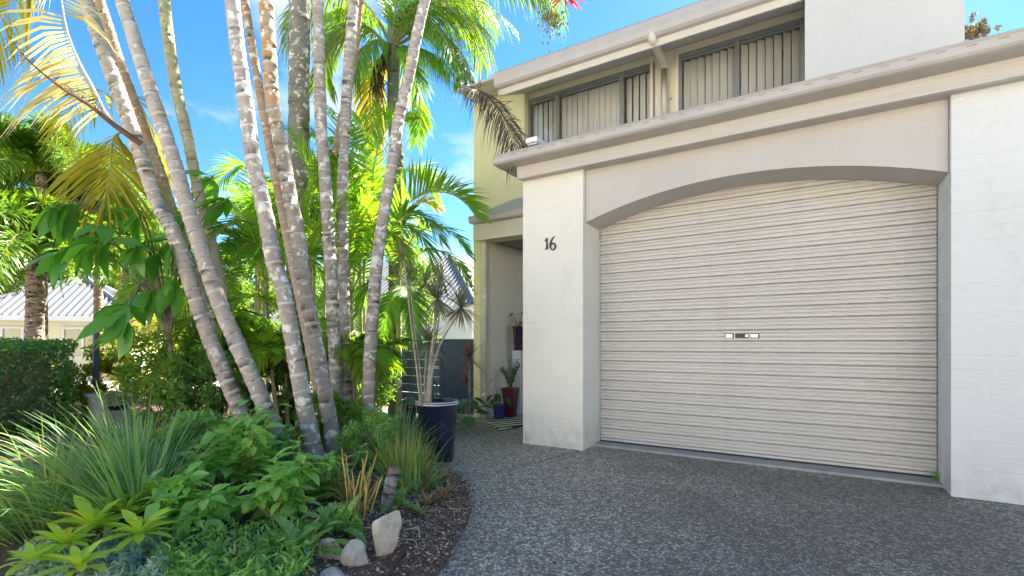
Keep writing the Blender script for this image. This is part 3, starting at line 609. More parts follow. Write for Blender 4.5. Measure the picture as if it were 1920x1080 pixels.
# flood light box on the garage roof edge
b0 = on_y(1004, 270, 4.9)
fl = MB().cbox(b0.x - .075, b0.x + .075, 4.80, 5.02, b0.z - 0.012, b0.z + .045, .006).build('floodlight', M['white_plastic'], house, label='small white floodlight on the garage gutter')
MB().box(b0.x - .055, b0.x + .055, 4.83, 5.0, b0.z - 0.03, b0.z - 0.0125).build('lens', M['chrome'], fl)
MB().box(b0.x - .012, b0.x + .012, 4.90, 4.95, 3.29, b0.z - 0.03).build('bracket', M['taupe'], fl)
# entry porch
MB().box(-4.40, HX, 8.3, 8.4, 0, 2.9).build('porch_wall', M['white_render'], house)
wing = MB().box(-4.415, -4.388, WY + 0.12, 8.3, 0, 2.78).build('porch_side_wall', M['white_brick'], house, label='white brick side wall inside the porch')
brick_side(wing, -4.388, WY + 0.125, 7.25, 2.72, M['white_brick'], 1, proud=0.003)
MB().cbox(-4.455, -4.385, WY - 0.028, WY + 0.12, 0.01, 2.80, .004).build('corner_board', M['pipe_pale'], house)
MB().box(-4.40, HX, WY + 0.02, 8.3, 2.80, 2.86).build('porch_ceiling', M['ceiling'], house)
MB().cbox(-4.40, HX - 0.002, 5.99, 6.07, 2.72, 2.965, .004).build('porch_beam', M['pipe'], house)
MB().box(-4.38, HX - 0.002, 6.07, WY + 0.02, 2.90, 2.93).build('porch_soffit', M['soffit'], house)
pg = [(5.985, 2.965), (5.90, 2.968), (5.885, 2.985), (5.88, 3.045), (5.873, 3.055), (5.878, 3.064), (5.892, 3.062), (5.896, 2.99), (5.91, 2.978), (5.985, 2.975)]
pgo = MB(); pgo.prof_x(pg, -4.40, HX - 0.002); pgo = pgo.build('gutter', M['taupe'], house, label='short gutter over the entry porch')
MB().prof_x([(5.88, 3.05), (6.0, 3.05), (6.0, 2.966), (5.9, 2.968)], -4.412, -4.4005).build('gutter_end_cap', M['taupe'], pgo)
b = MB(); b.add([(-4.40, 5.90, 3.058), (HX, 5.90, 3.058), (HX, 6.40, 3.42), (-3.74, 6.40, 3.42)], [(0, 1, 2, 3)]); b.add([(-4.40, 5.90, 3.0585), (-3.74, 6.40, 3.42), (-4.40, 6.40, 3.058)], [(0, 1, 2)]); b.build('porch_roof', M['roof'], house)
b = MB(); pp = on_y(907, 500, 6.22); b.tube([(pp.x, 6.22, 0.02), (pp.x, 6.22, 2.80), (pp.x, 6.10, 2.97)], 0.052, 14); ldp = b.build('downpipe', M['pipe_pale'], house, smooth=True, label='cream downpipe at the entry corner')
for z in (0.40, 1.9, 2.72):
    b = MB(); b.tube([(pp.x, 6.22, z - .02), (pp.x, 6.22, z + .02)], 0.058, 14); b.build('pipe_collar', M['pipe_pale'], ldp)
fd = MB().cbox(-4.0, -3.15, 8.24, 8.30, 0.02, 2.1, .004).build('front_door', M['house_white'], house)
MB().cbox(-3.55, -3.35, 8.232, 8.239, 0.3, 1.9, .002).build('door_panel', M['glass'], fd)

# ================================================================== NEIGHBOURING BUILDINGS AND FENCE
def cottage(c, sx, sy, rot, ez, az_, wallm, label, ridge=0.0, ribs=0.22, win=None, rh=0.06):
    h = thing('neighbour_house', c, label, 'house')
    R = Matrix.Translation(c) @ Matrix.Rotation(rot, 4, 'Z'); T = lambda x, y, z: tuple(R @ Vector((x, y, z)))
    b = MB(); k = b.add([T(x, y, z) for z in (-.1, ez) for x, y in ((-sx, -sy), (sx, -sy), (sx, sy), (-sx, sy))], [(0, 1, 5, 4), (1, 2, 6, 5), (2, 3, 7, 6), (3, 0, 4, 7)]); b.build('wall', wallm, h)
    ov = 0.45; ex, ey = sx + ov, sy + ov
    for (a, e_, p0, p1) in (((-ex, -ey), (ex, -ey), (-ridge, 0), (ridge, 0)), ((ex, -ey), (ex, ey), (ridge, 0), (ridge, 0)), ((ex, ey), (-ex, ey), (ridge, 0), (-ridge, 0)), ((-ex, ey), (-ex, -ey), (-ridge, 0), (-ridge, 0))):
        A, B, P0, P1 = Vector(T(*a, ez)), Vector(T(*e_, ez)), Vector(T(*p0, az_)), Vector(T(*p1, az_)); L = (B - A).length; nn = int(L / ribs); rb = MB()
        # sheet with raised ribs running up the slope, cut to the hip lines
        nrm = (B - A).cross(P0 - A).normalized(); nrm = nrm if nrm.z > 0 else -nrm; la, lb = (P0 - A).dot((B - A) / L) / L, (P1 - A).dot((B - A) / L) / L
        def top(t):
            foot = A.lerp(B, t)
            if t < la: return A.lerp(P0, t / la)
            if t > lb: return B.lerp(P1, (1 - t) / (1 - lb))
            return P0.lerp(P1, (t - la) / max(1e-6, lb - la))
        for i in range(nn):
            for u0, u1, hh in ((0, .62, 0), (.62, .70, 1), (.70, .92, 2), (.92, 1, 3)):
                t0, t1 = (i + u0) / nn, (i + u1) / nn; h0 = nrm * (rh if hh in (2, 3) else 0); h1 = nrm * (rh if hh in (1, 2) else 0)
                rb.add([A.lerp(B, t0) + h0, A.lerp(B, t1) + h1, top(t1) + h1, top(t0) + h0], [(0, 1, 2, 3)])
        rf = rb.build('roof_sheet', M['white_roof'], h)
        gq = MB(); dirv = (B - A).normalized(); out = Vector((nrm.x, nrm.y, 0)).normalized()
        gq.add([A + out * .0 + ZUP * -.16, B + ZUP * -.16, B + out * .12 + ZUP * -.14, A + out * .12 + ZUP * -.14, A + ZUP * -.01, B + ZUP * -.01, B + out * .12 + ZUP * 0.01, A + out * .12 + ZUP * 0.01], [(0, 1, 2, 3), (3, 2, 6, 7), (4, 7, 6, 5), (0, 4, 5, 1)]); gq.build('gutter', M['house_white'], h)
        hp = MB(); hp.tube([A + nrm * .02, P0 + nrm * .02], 0.07, 6); hp.build('hip_cap', M['white_roof'], h)
    for (x, z0, z1, w, side) in (win or []):
        f = MB(); yy = -sy - 0.02
        f.add([T(x - w, yy, z0), T(x + w, yy, z0), T(x + w, yy, z1), T(x - w, yy, z1)], [(0, 1, 2, 3)]); wi = f.build('window', M['glass'], h)
        fr_ = MB()
        for (a, e_, c0, c1) in ((x - w - .06, x + w + .06, z1, z1 + .07), (x - w - .06, x + w + .06, z0 - .09, z0), (x - w - .06, x - w, z0, z1), (x + w, x + w + .06, z0, z1), (x - .03, x + .03, z0, z1)):
            vs = [T(X, Y, Z) for Z in (c0, c1) for X, Y in ((a, yy - .05), (e_, yy - .05), (e_, yy + .01), (a, yy + .01))]; fr_.add(vs, [(0, 3, 2, 1), (4, 5, 6, 7), (0, 1, 5, 4), (1, 2, 6, 5), (2, 3, 7, 6), (3, 0, 4, 7)])
        fr_.build('frame', M['house_white'], wi)
    return h
cl = at(155, 600, 18); cottage(Vector((cl.x, cl.y, 0)), 2.1, 2.1, rad(50.2), 2.05, 3.60, M['house_cream'], 'small cottage with pale hipped metal roof at far left behind the hedge', 0.02, 0.20, [(-1.2, 0.75, 1.65, .5, 0), (0.9, 0.75, 1.65, .5, 0)], .04)
cm = on_y(800, 560, 17.0); cottage(Vector((cm.x - 2.0, 17.0, 0)), 6.5, 3.4, rad(4), 2.5, 5.1, M['house_white'], 'white neighbour house with ribbed metal roof behind the blue fence', 3.2, 0.25, [(3.2, .9, 1.9, .6, 0)], .03)
opp = thing('bounce_townhouse_row', (-1, -10.5, 0), 'unseen pale townhouse row across the street, added to bounce light', 'house')  # added behind the camera to bounce sunlight onto the shaded facade
b = MB(); b.box(-17, 14, -16, -10.5, -.05, 5.4); b.build('wall', M['opposite'], opp)
MB().prof_x([(-10.0, 5.3), (-9.95, 5.45), (-13.2, 7.2), (-16.5, 5.45), (-16.4, 5.3)], -17.4, 14.4).build('roof', M['roof'], opp)
for i in range(7):
    x = -15 + i * 4.3
    for z0, z1, x1 in ((3.3, 4.6, x + 1.8), (0.02, 2.2, x + 2.4)):
        w_o = MB().cbox(x, x1, -10.5, -10.44, z0, z1, .01).build('window' if z0 > 1 else 'garage_door', M['frame'] if z0 > 1 else M['door'], opp)
        if z0 > 1: MB().box(x + .08, x1 - .08, -10.44, -10.43, z0 + .08, z1 - .08).build('pane', M['glass'], w_o)
# navy fence beside the entry
fy = 6.36
fen = thing('fence', (-5.6, fy, 0), 'navy blue metal panel fence between garden and entry corner', 'fence')
fx = -4.60; xs_ = [-4.60, -5.32, -6.30, -7.30, -8.3]
for i in range(4):
    a, e_ = xs_[i + 1] + 0.03, xs_[i] - 0.03
    if i == 0: MB().cbox(a, e_, fy - .008, fy + .012, 0.03, 1.22, .004).build('panel', M['fence'], fen, label='plain dark glossy fence panel')
    else:
        z = 0.05
        while z < 1.16: MB().cbox(a, e_, fy - .010, fy + .010, z, z + 0.135, .004).build('slat', M['fence_pale'] if i == 1 else M['fence'], fen); z += 0.143
    MB().cbox(xs_[i + 1] - .028, xs_[i + 1] + .028, fy - .03, fy + .03, 0, 1.26, .005).build('post', M['fence'], fen)
for z in (0.98, 0.78):
    MB().cbox(-5.50, -5.36, fy - .022, fy - .0105, z, z + .014, .002).build('hinge', M['white_plastic'], fen)
MB().cbox(-8.3, -4.63, fy - .02, fy + .02, 1.22, 1.25, .004).build('top_rail', M['fence'], fen)

# ================================================================== PLANTS: generators
def frond_geo(b, pts, L, n, w, v=0.5, fwd=0.75, droop=0.25, lift=0.25, t0=0.12, r0=0.012, roll=0.0, plume=False, jit=0.12, tipf=0.35, segs=3, missing=0.0, sides=(-1, 1)):
    """pinnate palm leaf: a tapering stalk (material 1) with two ranks of strap leaflets (material 0)"""
    P = spline(pts, 15); b.tube(P, [r0 * (1 - 0.85 * i / 14) for i in range(15)], 5, 1)
    Q = spline(pts, n + 1)
    for i in range(n):
        t = i / (n - 1)
        if t < t0: continue
        T = (Q[i + 1] - Q[i]).normalized(); up = ZUP - T * T.z
        if up.length < 0.15: up = Vector((SN, -CS, 0.2)) - T * T.dot(Vector((SN, -CS, 0.2)))
        up.normalize(); S = T.cross(up).normalized()
        if roll: q_ = Matrix.Rotation(roll, 3, T); up = q_ @ up; S = q_ @ S
        u = (t - t0) / (1 - t0); ln = L * (min(1, 0.45 + 2.2 * u) * (1 - (1 - tipf) * max(0, (u - 0.35) / 0.65) ** 1.5))
        for sg in sides:
            if missing and random.random() < missing: continue
            l = ln * U(0.86, 1.1)
            if plume:
                th = U(0, 6.283); side = S * math.cos(th) + up * math.sin(th); D_ = (side + T * (fwd * U(.5, 1.2))).normalized()
            else: D_ = (S * sg + T * (fwd * (1 + 0.9 * u) * U(.8, 1.2)) + up * (lift + U(-jit, jit))).normalized()
            W = (T - D_ * T.dot(D_)); W = W.normalized() if W.length > .05 else up.copy()
            W = (W + up * U(-jit, jit) * 1.5); W = (W - D_ * W.dot(D_)).normalized() * (w * U(.85, 1.1) * (0.6 + 0.4 * ln / L))
            p0 = Q[i] + D_ * 0.004; g0 = droop * l * U(.6, 1.4)
            p1 = p0 + D_ * l * 0.33 - ZUP * g0 * 0.12; p2 = p0 + D_ * l * 0.7 - ZUP * g0 * 0.5; p3 = p0 + D_ * l * 0.97 - ZUP * g0
            b.add([p0 - W * .4, p0 + W * .4, p1 - W, p1 + W, p2 - W * .75, p2 + W * .75, p3], [(0, 1, 3, 2), (2, 3, 5, 4), (4, 5, 6)], 0)
def frond(parent, pts, L, n=44, w=0.012, mat='frond', rmat='rachis', label=None, name='frond', **kw):
    b = MB(); frond_geo(b, pts, L, n, w, **kw); return b.build(name, [M[mat], M[rmat]], parent, label=label)
def arch(base, az_, el, length, sag, k=6):
    d = Vector((math.sin(az_) * math.cos(el), math.cos(az_) * math.cos(el), math.sin(el))); return [base + d * (length * i / (k - 1)) - ZUP * sag * (i / (k - 1)) ** 2.2 for i in range(k)]

def trunk_geo(b, path, r_bot, r_top, ring=0.12, step=0.05, k=14, flare=0.25, wob=0.045):
    P = spline(path, 60); cum = [0]
    for i in range(59): cum.append(cum[-1] + (P[i + 1] - P[i]).length)
    tot = cum[-1]; zs = []; s_ = 0
    while s_ < tot:
        h = ring * U(.75, 1.25) * (1.15 - 0.35 * s_ / tot); zs.append((s_, h)); s_ += h
    pts = []; rr_ = []; ringv = []; al = []
    for s0, h in zs:
        for f, dr, rg in ((0.0, 0.028, 0.0), (0.10, 0.0, 0.0), (0.80, -0.010, 0.0), (0.90, 0.035, 0.85), (0.98, 0.05, 0.95)):
            s1 = s0 + h * f
            if s1 > tot: continue
            i = min(np.searchsorted(cum, s1), 59); j = max(i - 1, 0); t = (s1 - cum[j]) / max(1e-6, cum[i] - cum[j]); p_ = P[j].lerp(P[i], min(1, t))
            q_ = s1 / tot; r = (r_bot + (r_top - r_bot) * q_) * (1 + flare * 1.6 * max(0, 1 - s1 / 0.35) ** 2) * (1 + step * dr * 20 * U(.6, 1.3) + U(-wob, wob) * .3)
            pts.append(p_ + Vector((U(-1, 1), U(-1, 1), 0)) * r * wob); rr_.append(r); ringv.append(rg * U(.3, 1)); al.append(q_)
    k0 = b.tube(pts, rr_, k)
    for i in range(len(pts)):                                       # uneven scars
        for j in range(k):
            x, y, z = b.v[k0 + i * k + j]; b.v[k0 + i * k + j] = (x, y, z + 0.010 * mnoise.noise((x * 30, y * 30, z * 3)))
    b.attr['ring'] = [v for v in ringv for _ in range(k)]; b.attr['along'] = [v for v in al for _ in range(k)]
def palm(px, d, wpx_bot, wpx_top, mat, label, ring=0.12, top=None, crown=5, clen=1.7, name='palm_tree', group='leaning palms in the garden bed', step=0.05, kk=14, shaft=0.7, fr='frond_crown', seed=0, flare=0.25):
    random.seed(100 + seed); pts = [at(*(p if len(p) == 3 else (*p, d))) for p in px]; base = pts[0].copy(); base.z = 0.05
    oa = 1 / math.sqrt(1 + ((px[len(px) // 2][0] - 960) / F) ** 2) * .97; wpx_bot *= oa; wpx_top *= oa
    e = thing(name, base, label, 'palm tree', group); b = MB(); trunk_geo(b, pts, wpx_bot * d / F / 2, wpx_top * d / F / 2, ring, step, kk, flare); b.build('trunk', mat, e, smooth=True)
    if crown:
        tp_ = pts[-1]; dr = (pts[-1] - pts[-2]).normalized(); r = wpx_top * d / F / 2; b = MB(); b.tube([tp_ - dr * .02, tp_ + dr * .15, tp_ + dr * shaft * .7, tp_ + dr * shaft], [r * 1.02, r * 1.25, r * .95, r * .5], 12); b.build('crownshaft', M['shaft'], e, smooth=True)
        for i in range(crown):
            az_ = i * 2.399 + seed + U(-.2, .2); el = rad(U(28, 72)); l = clen * U(.85, 1.1)
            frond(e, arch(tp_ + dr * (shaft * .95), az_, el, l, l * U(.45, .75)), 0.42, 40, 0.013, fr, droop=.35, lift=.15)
    return e

def quad_leaves(C, Dr, Wd, L, W):      # arrays: centre, direction, width dir, length, width -> kite-shaped leaves (n,4,3)
    return np.stack([C - Dr * L[:, None] * .5, C + Wd * W[:, None] * .5 - Dr * L[:, None] * .08, C + Dr * L[:, None] * .5, C - Wd * W[:, None] * .5 - Dr * L[:, None] * .08], 1)
def unit(a): return a / np.maximum(1e-9, np.linalg.norm(a, axis=-1, keepdims=True))
def leaf_cloud(centres, radii, per, L, W, rng, out=0.6, squash=1.0):
    """leaves gathered round clump centres, most of them near each clump's outside"""
    n_ = len(centres) * per; Cc = np.repeat(np.asarray(centres, float), per, 0); Rr = np.repeat(np.asarray(radii, float), per, 0)[:, None]
    d = unit(rng.normal(size=(n_, 3))); rr2 = rng.uniform(0.15, 1, (n_, 1)) ** out; C = Cc + d * rr2 * Rr * np.array([1, 1, squash])
    Dr = unit(d * 0.8 + rng.normal(size=(n_, 3)) * 0.7 + np.array([0, 0, -.1])); Wd = unit(np.cross(Dr, rng.normal(size=(n_, 3))))
    return quad_leaves(C, Dr, Wd, L * rng.uniform(.6, 1.25, n_), W * rng.uniform(.7, 1.2, n_))
def bush(name, c, size, clumps, per, L, W, mat, label, cat='shrub', group=None, stems=5, seed=1, flat=0.0, stem_mat='bark_thin', crad=0.22):
    rng = np.random.default_rng(seed); random.seed(seed); c = Vector(c); sx, sy, sz = size
    e = thing(name, c, label, cat, group); d = unit(rng.normal(size=(clumps, 3))); r = rng.uniform(.25, 1, (clumps, 1)) ** .5
    P = np.array(c) + np.array([0, 0, sz]) + d * r * np.array([sx, sy, sz]) * (1 - flat * .3); P[:, 2] = np.maximum(P[:, 2], c.z + .04)
    V = leaf_cloud(P, rng.uniform(.6, 1.2, clumps) * crad * max(size), per, L, W, rng); np_obj('foliage', V, 4, M[mat], e, kind='stuff')
    b = MB()
    for i in range(stems):
        t = Vector(P[rng.integers(clumps)]); m_ = c.lerp(t, .5) + Vector((U(-.1, .1), U(-.1, .1), 0)) * max(size); b.tube(spline([c + Vector((U(-.1, .1) * sx, U(-.1, .1) * sy, -.03)), m_, t], 8), [0.016 * (1 - .1 * k) * max(.5, max(size)) for k in range(8)], 5)
    b.build('branches', M[stem_mat], e); return e
def leaf_mesh(L, W, mat, n=5, fold=0.25, droop=0.2, peak=0.4, name='leaf', wave=0.0, stalk=0.0):
    """broad leaf along +Y, folded on its midrib, tip drooping"""
    b = MB(); rows = []
    for i in range(n + 1):
        t = i / n; w = W * .5 * (math.sin(math.pi * min(1, t / (2 * peak)) if t < peak else math.pi * (0.5 + 0.5 * (t - peak) / (1 - peak))) if 0 < t < 1 else 0.02)
        y = stalk + L * t; z = -droop * L * t * t; zz = wave * math.sin(i * 2.1) * W
        b.v += [(-w, y, z + w * fold + zz), (0, y, z), (w, y, z + w * fold - zz)]
    for i in range(n): b.f += [(3 * i, 3 * i + 1, 3 * i + 4, 3 * i + 3), (3 * i + 1, 3 * i + 2, 3 * i + 5, 3 * i + 4)]
    b.m = [0] * len(b.f)
    if stalk: b.tube([(0, 0, 0), (0, stalk, 0)], 0.004, 4)
    return b.mesh(name, mat, smooth=True)
def place(p, d, roll=0.0, s=1.0, up=ZUP):
    """matrix that lays +Y along d with +Z as near up as it goes"""
    d = Vector(d).normalized(); x = d.cross(up); x = x.normalized() if x.length > 1e-3 else Vector((1, 0, 0)); z = x.cross(d)
    R = Matrix((x, d, z)).transposed().to_4x4() @ Matrix.Rotation(roll, 4, 'Y'); return Matrix.Translation(p) @ R @ Matrix.Scale(s, 4)
def blades(name, c, n_, L, w, mat, label=None, lean=(0, 0), spread=0.9, bend=0.9, rad_=0.12, parent=None, seed=1, cat='grass clump', elmin=35, segs=6):
    """clump of arching strap leaves, each folded strip a mesh strip in one 'blades' part"""
    random.seed(seed); c = Vector(c); e = parent or thing(name, c, label, cat); b = MB()
    for _ in range(n_):
        az_ = U(0, 6.283); l = L * U(.55, 1.1); el = rad(U(elmin, 86)); d = Vector((math.sin(az_) * math.cos(el) * spread + lean[0], math.cos(az_) * math.cos(el) * spread + lean[1], math.sin(el))).normalized()
        p = c + Vector((math.sin(az_), math.cos(az_), 0)) * rad_ * math.sqrt(U(0, 1)); side = d.cross(ZUP); side = side.normalized() if side.length > .05 else Vector((1, 0, 0))
        q_ = random.uniform(-.7, .7); side = Matrix.Rotation(q_, 3, d) @ side; pts = []; gd = bend * U(.5, 1.3) * l * .28; cur = p.copy(); dd = d.copy()
        for i in range(segs + 1):
            t = i / segs; ww = w * (1 - .9 * t ** 2.2) * (.7 + .6 * min(1, t * 4) * .5); pts += [cur - side * ww * .5, cur + side * ww * .5]; dd = (dd - ZUP * bend * .55 * t * U(.6, 1.2) / segs * 3).normalized(); cur = cur + dd * l / segs
            if cur.z < 0.02: cur.z = 0.02
        b.add(pts, [(2 * i, 2 * i + 1, 2 * i + 3, 2 * i + 2) for i in range(segs)])
    o = b.build('blades', M[mat], e, kind='stuff'); return e

# ================================================================== PALMS
TM = dict(
    a=trunk_mat('palm_bark_pale', (0.42, 0.36, 0.31), (0.47, 0.43, 0.37), (0.62, 0.60, 0.54), 0.4),
    b=trunk_mat('palm_bark_grey', (0.36, 0.31, 0.275), (0.46, 0.41, 0.36), (0.64, 0.61, 0.55), 0.85),
    g=trunk_mat('palm_bark_green', (0.42, 0.37, 0.26), (0.42, 0.40, 0.22), (0.36, 0.34, 0.24), 0.15, (0.34, 0.34, 0.13), 0.6),
    o=trunk_mat('palm_bark_orange', (0.33, 0.28, 0.23), (0.42, 0.36, 0.24), (0.5, 0.46, 0.4), 0.7, (0.46, 0.22, 0.05), 0.5),
    r=trunk_mat('palm_bark_rust', (0.40, 0.32, 0.25), (0.38, 0.29, 0.19), (0.5, 0.45, 0.36), 0.35, (0.36, 0.20, 0.09), 0.3),
    k=trunk_mat('palm_bark_stone', (0.22, 0.21, 0.18), (0.26, 0.25, 0.21), (0.2, 0.19, 0.17), 0.75),
    d=trunk_mat('palm_bark_dark', (0.15, 0.14, 0.11), (0.20, 0.22, 0.15), (0.25, 0.24, 0.19), 0.25),
    f=trunk_mat('palm_bark_brown', (0.34, 0.24, 0.19), (0.38, 0.28, 0.23), (0.16, 0.11, 0.09), 0.2))
P1 = palm([(482, 835), (443, 755), (395, 640), (360, 540), (325, 435), (295, 380), (257, 270), (232, 200), (196, 100), (160, 0), (80, -200), (30, -330)], 5.6, 35, 30, TM['a'], 'pale ringed palm trunk leaning left, leftmost at the top edge', 0.11, seed=1)
P2 = palm([(552, 880), (500, 770), (465, 690), (420, 590), (387, 500), (355, 400), (325, 300), (292, 200), (260, 100), (228, 0), (160, -200), (120, -330)], 4.9, 38, 26, TM['a'], 'pale leaning palm trunk crossing in front, second thick trunk from the left', 0.125, seed=2)
P3 = palm([(484, 838), (465, 800), (400, 620), (340, 450), (295, 310), (280, 270), (245, 175), (218, 100), (186, 0), (120, -200), (80, -330)], 6.3, 26, 22, TM['r'], 'slim rust and green palm trunk seen between two pale leaning ones', 0.13, seed=3)
P4 = palm([(500, 830), (480, 790), (440, 640), (395, 450), (365, 325), (350, 250), (332, 175), (319, 95), (308, 0), (302, -150), (300, -330)], 6.6, 24, 24, TM['g'], 'slim yellow-green palm trunk, straight at the top, against blue sky', 0.15, seed=4)
P5 = palm([(602, 892), (575, 780), (555, 675), (530, 540), (515, 500), (497, 400), (475, 300), (462, 200), (447, 100), (435, 0), (415, -180), (400, -330)], 4.65, 36, 28, TM['b'], 'lichen-spotted grey palm trunk, left one of the central pair', 0.135, seed=5)
P6 = palm([(610, 835), (600, 760), (570, 600), (545, 480), (525, 375), (510, 300), (495, 220), (480, 130), (458, 0), (430, -170), (410, -330)], 5.7, 19, 16, TM['r'], 'thin brownish palm trunk behind the central pair', 0.13, seed=6, crown=6, clen=1.7)
P7 = palm([(632, 866), (612, 750), (592, 640), (572, 540), (560, 450), (542, 360), (528, 280), (512, 200), (505, 100), (499, 0), (492, -180), (488, -330)], 5.0, 32, 27, TM['o'], 'palm trunk with orange-yellow upper rings, right one of the central pair', 0.125, seed=7)
P8 = palm([(556, 790), (557, 600), (559, 400), (560, 275), (561, 120), (562, 0), (563, -200), (563, -420)], 7.5, 44, 40, TM['k'], 'thick straight grey palm trunk with speckled lichen at top centre-left', 0.22, seed=8, step=0.012, kk=20, crown=7, clen=2.6, shaft=1.1, flare=.1)
P9 = palm([(637, 808), (632, 750), (627, 640), (622, 530), (615, 425), (609, 325), (602, 240), (599, 125), (596, 0), (592, -180), (588, -330)], 6.2, 27, 20, TM['b'], 'slender nearly upright palm trunk right of the thick grey one', 0.12, seed=9)
P10 = palm([(652, 806), (649, 740), (644, 530), (642, 400), (645, 280), (649, 200), (655, 100), (663, 0), (675, -150), (690, -330)], 6.5, 24, 19, TM['b'], 'slender palm trunk bowing gently right toward the top', 0.115, seed=10)
P11 = palm([(628, 800), (625, 700), (622, 400), (627, 300), (637, 235), (655, 165), (668, 90), (676, 0), (690, -150), (700, -330)], 6.9, 13, 10, TM['r'], 'thinnest tan palm stem half hidden behind the slender pair', 0.14, seed=11, crown=5, clen=1.5)
P12 = palm([(687, 830), (690, 750), (695, 640), (702, 540), (712, 450), (725, 370), (737, 300), (747, 225), (765, 150), (782, 65), (797, 0), (835, -150), (880, -330)], 5.7, 25, 19, TM['b'], 'slim ringed palm trunk leaning right beside the potted plant', 0.115, seed=12)
P13 = palm([(741, 785), (740, 700), (740, 540), (742, 425), (745, 300), (738, 225), (737, 132)], 8.5, 25, 23, TM['d'], 'dark-stemmed palm with full crown of fronds near the roof corner', 0.16, seed=13, crown=0, name='palm_tree')
# crown of the dark palm: shaft, old flower stalks, fronds (pixel control points, depth)
random.seed(31)
c13 = at(735, 92, 8.5)
b = MB(); b.tube([at(737, 135, 8.5), at(737, 100, 8.5), at(734, 60, 8.5), at(733, 10, 8.5)], [.115, .12, .07, .03], 12); b.build('crownshaft', M['shaft'], P13, smooth=True)
b = MB()
for i in range(34):
    p0 = at(733 + U(-4, 4), 85 + U(-6, 12), 8.4); p1 = at(712 + U(-14, 8), 135 + U(-10, 10), 8.3 + U(-.1, .1)); p2 = at(706 + U(-16, 22), 178 + U(-22, 22), 8.25 + U(-.15, .15)); b.tube(spline([p0, p1, p2], 6), 0.010, 4)
b.build('flower_stalks', M['rachis_brown'], P13)
for pts, L, mt, kw in (
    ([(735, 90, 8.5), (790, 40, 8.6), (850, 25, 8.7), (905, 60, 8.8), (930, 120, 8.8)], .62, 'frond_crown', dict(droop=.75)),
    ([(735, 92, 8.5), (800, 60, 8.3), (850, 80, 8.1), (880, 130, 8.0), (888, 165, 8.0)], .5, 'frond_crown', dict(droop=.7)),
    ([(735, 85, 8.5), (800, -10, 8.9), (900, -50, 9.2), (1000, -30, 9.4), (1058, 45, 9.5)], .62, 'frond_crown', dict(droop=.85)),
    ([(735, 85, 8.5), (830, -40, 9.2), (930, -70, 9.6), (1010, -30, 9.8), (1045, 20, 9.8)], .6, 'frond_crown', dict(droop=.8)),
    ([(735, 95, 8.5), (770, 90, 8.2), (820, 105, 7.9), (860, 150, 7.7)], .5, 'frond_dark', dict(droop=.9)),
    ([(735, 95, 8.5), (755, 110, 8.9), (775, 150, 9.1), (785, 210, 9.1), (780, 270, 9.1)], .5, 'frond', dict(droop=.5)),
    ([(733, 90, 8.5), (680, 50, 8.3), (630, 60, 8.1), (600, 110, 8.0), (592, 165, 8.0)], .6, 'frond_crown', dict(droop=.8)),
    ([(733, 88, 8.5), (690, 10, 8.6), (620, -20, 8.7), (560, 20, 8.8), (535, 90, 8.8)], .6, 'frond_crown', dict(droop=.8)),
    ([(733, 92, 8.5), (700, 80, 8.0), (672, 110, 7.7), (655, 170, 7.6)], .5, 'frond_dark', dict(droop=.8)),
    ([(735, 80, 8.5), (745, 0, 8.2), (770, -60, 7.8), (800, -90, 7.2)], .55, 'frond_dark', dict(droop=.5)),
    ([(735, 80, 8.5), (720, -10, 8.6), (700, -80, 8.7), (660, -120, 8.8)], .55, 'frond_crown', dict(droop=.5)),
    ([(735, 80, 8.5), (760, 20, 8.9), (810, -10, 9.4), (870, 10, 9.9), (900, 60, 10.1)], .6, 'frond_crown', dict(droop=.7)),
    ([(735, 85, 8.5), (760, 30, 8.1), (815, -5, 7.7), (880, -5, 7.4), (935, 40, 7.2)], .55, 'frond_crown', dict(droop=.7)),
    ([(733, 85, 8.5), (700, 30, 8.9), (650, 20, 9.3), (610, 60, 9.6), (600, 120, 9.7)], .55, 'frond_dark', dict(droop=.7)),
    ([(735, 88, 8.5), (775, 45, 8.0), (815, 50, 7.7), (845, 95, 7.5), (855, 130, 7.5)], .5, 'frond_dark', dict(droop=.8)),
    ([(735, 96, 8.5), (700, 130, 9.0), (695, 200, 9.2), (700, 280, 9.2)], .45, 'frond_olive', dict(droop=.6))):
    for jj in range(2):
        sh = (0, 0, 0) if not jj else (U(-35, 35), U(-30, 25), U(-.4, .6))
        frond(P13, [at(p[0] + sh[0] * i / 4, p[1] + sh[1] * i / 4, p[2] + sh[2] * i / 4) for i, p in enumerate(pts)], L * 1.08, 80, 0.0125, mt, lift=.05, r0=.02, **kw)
# seed sprays hanging at the right tip of that crown
b = MB()
for i in range(150):
    p = at(1035 + random.gauss(0, 12), 20 + abs(random.gauss(0, 28)), 9.4 + U(-.2, .2)); r = U(.012, .022); b.tube([p, p - ZUP * r * 2.2], [r, r * .5], 5)
b.build('seed_spray', M['seed'], P13, kind='stuff')
b = MB()
for i in range(16):
    p = at(1060, -12, 9.4); q2 = at(1060 + U(-30, 42), U(-8, 22), 9.4 + U(-.2, .2)); b.tube([p, p.lerp(q2, .6), q2], [.012, .016, .003], 4)
b.build('red_bracts', M['flower_red'], P13)
